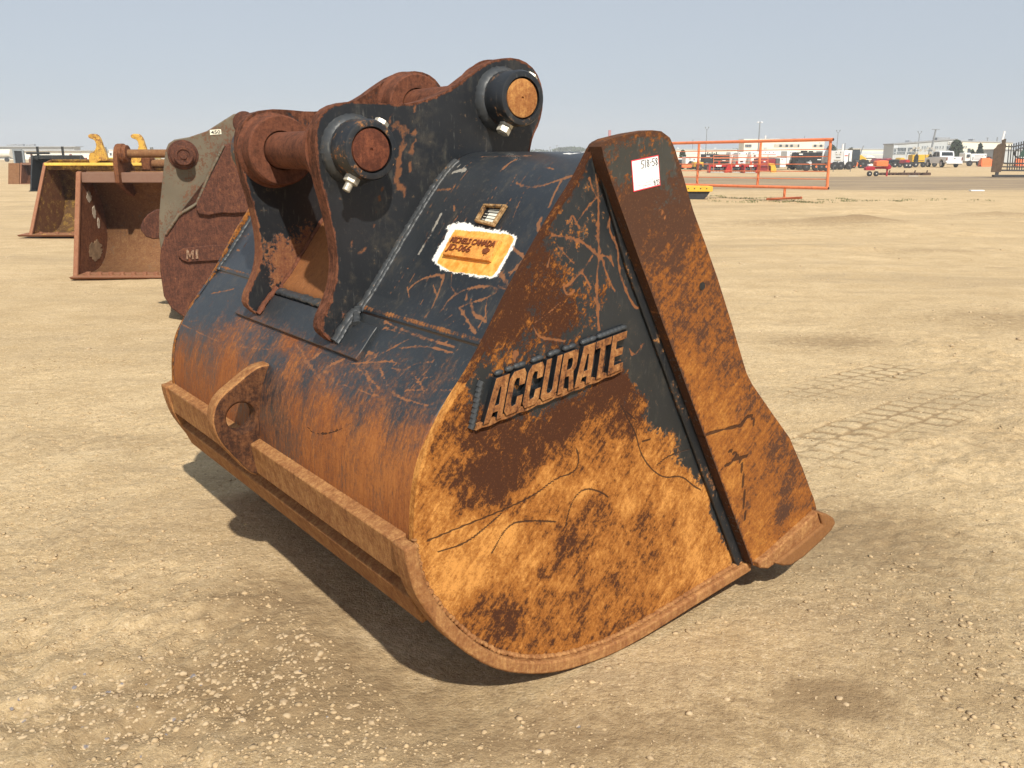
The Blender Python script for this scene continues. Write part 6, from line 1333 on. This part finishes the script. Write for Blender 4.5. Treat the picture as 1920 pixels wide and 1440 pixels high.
# white service truck, barriers
b = at(1830, 308, 122); t = empty('service_truck', (b.x, 122, 0), 0, 'white utility body truck parked right behind the pickup', 'truck')
m = MB(); m.bx(-.75, 1.25, 0, 1.9, .62, 1.58); m.build('utility_body', M_white, t, bev=.04); m = MB(); m.bx(-1.5, -.76, .1, 1.8, .6, 1.70); m.build('cab', M_white, t, bev=.08)
for x0, x1, z0, z1, mt in ((-.55, -.45, .8, 1.2, M_dg), (-.3, .85, 1.25, 1.45, M_lg), (-.3, .6, .85, 1.15, M_lg), (1.0, 1.15, 1.35, 1.45, M_dg)): m = MB(); m.bx(x0, x1, -.04, .0, z0, z1); m.build('locker', mt, t)
m = MB(); m.bx(-1.3, 1.2, .2, 1.7, .45, .6); m.build('frame', M_dg, t)
for x in (-.9, .35): wheel(t, x, -.05, .36)
m = MB(); m.bx(-1.3, -.9, -.02, .08, 1.15, 1.5); m.build('cab_window', M_gl, t)
for k, (px, y0, y1, wd, lb) in enumerate(((1849, 296, 303.5, 16, 'pale orange plastic barrier, upper one behind the service truck'), (1845, 299.5, 307.5, 12, 'orange plastic barrier touching the service truck'), (1856, 298.5, 307, 11, 'orange plastic barrier beside the iron gate post'), (1913, 297, 305, 14, 'orange barrier seen through the iron gate'))):
    Y = 118+k*1.2; b = at(px, 300, Y); s = Y/1700; h = wd/2*s; Z1 = Z_at(y0, Y); o = None
    m = MB(); m.prism([(-h, 0.02), (h, 0.02), (h, Z1*.75), (h*.9, Z1), (-h*.9, Z1), (-h, Z1*.75)], 0, .5); m.bx(-h, h, -.15, .65, 0, .18); o = m.build('plastic_barrier', M_orp, None, bev=.03); o.location = (b.x, Y, 0); tag(o, lb, 'barrier', 'orange plastic barriers')
clutter(1852, 293, 298, 150, 14, 'parked_car', 'dark car parked behind the orange barriers', 'car', M_dg)
# log splitter
b = gnd(1640, 330.5); LG = empty('log_splitter', (b.x, b.y, 0), 0, 'red two-wheeled log splitter carrying an orange box', 'log splitter'); s = b.y/1700
M_lred = plain('splitter_red', (.38, .015, .03), .4, .2, 3)
def lx(px): return (px-1640)*s
m = MB(); m.prism([(lx(1621), .42), (lx(1637), .42), (lx(1639), .58), (lx(1634), .70), (lx(1627), .72), (lx(1621), .62)], -.2, .25); m.build('engine_base', M_lred, LG, bev=.02); m = MB(); m.bx(lx(1626), lx(1634), -.1, .2, .72, .86); m.build('engine', M_white, LG, bev=.02)
m = MB(); m.bx(lx(1634), lx(1664), -.1, .12, .52, .68); m.build('beam', M_lred, LG, bev=.01); m = MB(); m.prism([(lx(1661), .48), (lx(1666), .50), (lx(1668), .66), (lx(1664), .86), (lx(1661), .80)], -.15, .18); m.build('wedge', M_lred, LG, bev=.01)
m = MB(); m.bx(lx(1660.5), lx(1663), -.04, .06, .0, .5); m.build('stand', M_lred, LG)
for x in (1627, 1639): wheel(LG, lx(x), -.32, .19, .16, M_hub)
o = None; X0 = lx(1638.5); X1 = lx(1660); m = MB(); m.prism([(X0, .72), (X1, .70), (X1, 1.08), (X1-.3, 1.12), (X0+.1, 1.10), (X0, 1.02)], -.3, .35); o = m.build('fuel_box', M_orp, None, bev=.03); o.location = (b.x, b.y, 0); tag(o, 'orange box sitting on the red log splitter', 'box')
# implements on the ground
M_imp = plain('implement_rust', (.09, .05, .035), .8, .3, 4)
for k, (x0, x1, lb) in enumerate(((1653, 1680, 'rusty frame on the ground under the log splitter wedge'), (1685, 1704, 'dark frame on the ground, second from the log splitter'), (1704.5, 1724, 'dark frame on the ground with pale timber below it'), (1730, 1744, 'short dark implement, farthest right of the ground frames'))):
    b = gnd((x0+x1)/2, 328.5); s = b.y/1700; h = (x1-x0)/2*s; t = empty('harrow_frame', (b.x, b.y, 0), 0, lb, 'implement', 'frames lying on the ground')
    m = MB(); m.bx(-h, h, -.06, .06, .12, .20); m.bx(-h*.9, h*.9, .5, .6, .10, .18); m.build('bar', M_imp, t)
    for j in range(4): xx = -h*.8+j*h*.53; m = MB(); m.bx(xx-.10, xx+.06, -.1, .55, 0.0, .10+.06*(j % 2)); m.build('tine', M_imp, t)
    m = MB(); m.cyl((0, 0, .2), (.05, 0, .36), .05, n=6); m.build('pin', M_imp, t)
b = gnd(1831, 358.3); m = MB(); m.box((0, 0, .03), (.62, .20, .05), rz=.1); o = m.build('plank', M_white, None, bev=.008); o.location = (b.x, b.y, float(ground_h(np.array([b.x]), np.array([b.y]))[0])); tag(o, 'short white plank lying on the dirt road side at the right', 'plank')
b = gnd(1712, 331); m = MB(); m.box((0, 0, .04), (.7, .15, .06)); o = m.build('plank', M_strip, None); o.location = (b.x, b.y, 0); tag(o, 'pale timber lying by the dark ground frames', 'plank')

# ================================================================== IRON GATE AT THE RIGHT
Yg = 64.0; gb = at(1870, 330, Yg); IG = empty('iron_gate', (gb.x, Yg, 0), 0, 'black iron ornamental gate with a weathered wood board panel, at the right edge', 'gate')
M_iron = plain('black_iron', (.035, .033, .032), .6, .2, 3); M_wood = plain('weathered_wood', (.095, .06, .034), .85, .35, 3, dirt=(.08, .05, .03), bump=.6)
def igp(x, y): q = at(1740+x/10.667, 230+y/10.667, Yg); return (q.x-gb.x, q.z)
bx_ = [1255, 1305, 1355, 1405, 1455]; tops = [(1310, 530), (1352, 500), (1394, 440), (1432, 425), (1468, 408), (1472, 350), (1512, 332), (1556, 320)]
stripz = [([(1255, 990), (1305, 990), (1354, 498), (1312, 530)]), ([(1306, 990), (1355, 990), (1395, 436), (1355, 497)]), ([(1356, 990), (1405, 990), (1436, 424), (1396, 435)]), ([(1406, 990), (1450, 990), (1476, 560), (1472, 350), (1470, 410), (1437, 423)]), ([(1452, 985), (1472, 900), (1512, 780), (1558, 320), (1515, 332), (1473, 350), (1478, 560)])]
for pz in stripz:
    m = MB(); m.prism([igp(*q) for q in pz], -.05, .0); m.build('board', M_wood, IG, bev=.004)
def ibar(a, b, r=.045, name='picket', par=IG): p, q = igp(*a), igp(*b); m = MB(); m.cyl((p[0], .05, p[1]), (q[0], .05, q[1]), r, n=8); return m.build(name, M_iron, par)
ibar((1555, 430), (1505, 790), .06, 'end_post')
for k in range(16):
    x = 1600+k*49; top = 455-max(0, k-1)*13; top = min(top, 470); ibar((x+30, top-25), (x-12 if k % 1 == 0 else x, 955), .035)
def rail(pts, r=.045):
    for a, b in zip(pts[:-1], pts[1:]): ibar(a, b, r, 'rail')
rail([(1555, 475), (1720, 480), (1830, 455), (1920, 430), (2100, 380), (2330, 330)]); rail([(1500, 800), (1540, 812), (2330, 820)], .05); rail([(1500, 882), (2330, 890)]); rail([(1480, 952), (2330, 962)], .055)
m = MB(); c_ = igp(1910, 610)
for k in range(28):
    a, b2 = 2*PI*k/28, 2*PI*(k+1)/28; m.cyl((c_[0]+.62*math.cos(a), 0, c_[1]+.36*math.sin(a)), (c_[0]+.62*math.cos(b2), 0, c_[1]+.36*math.sin(b2)), .05, n=6)
m.build('emblem_ring', M_iron, IG)
m = MB(); m.prism([(c_[0]-.3, c_[1]-.25), (c_[0]+.3, c_[1]-.25), (c_[0]+.18, c_[1]), (c_[0]+.22, c_[1]), (c_[0], c_[1]+.3), (c_[0]-.22, c_[1]), (c_[0]-.18, c_[1])], .0, .03); m.build('emblem', plain('emblem_green', (.03, .07, .05), .6), IG)
a, b2 = igp(1345, 1060), igp(1410, 990); m = MB(); m.bx(a[0], b2[0], -.06, .06, a[1], b2[1]); m.build('post_stub', M_iron, IG)
a, b2 = igp(1292, 1085), igp(2400, 1042); m = MB(); m.bx(a[0], b2[0], -.15, .15, max(.0, a[1]), b2[1]); m.build('ground_beam', M_iron, IG, bev=.02)

# ================================================================== SMOKY AIR
m = MB(); m.bx(-900, 900, -40, 760, -1.2, 22); hz_ = m.build('haze', None, None, smooth=False); tag(hz_, kind='stuff')
hm = bpy.data.materials.new('haze'); hm.use_nodes = True; hm.node_tree.nodes.clear()
ho = hm.node_tree.nodes.new('ShaderNodeOutputMaterial'); hv = hm.node_tree.nodes.new('ShaderNodeVolumePrincipled'); hv.inputs['Color'].default_value = (.93, .95, .97, 1); hv.inputs['Density'].default_value = .0008; hv.inputs['Anisotropy'].default_value = -.1
hm.node_tree.links.new(hv.outputs[0], ho.inputs['Volume']); hz_.data.materials.append(hm)
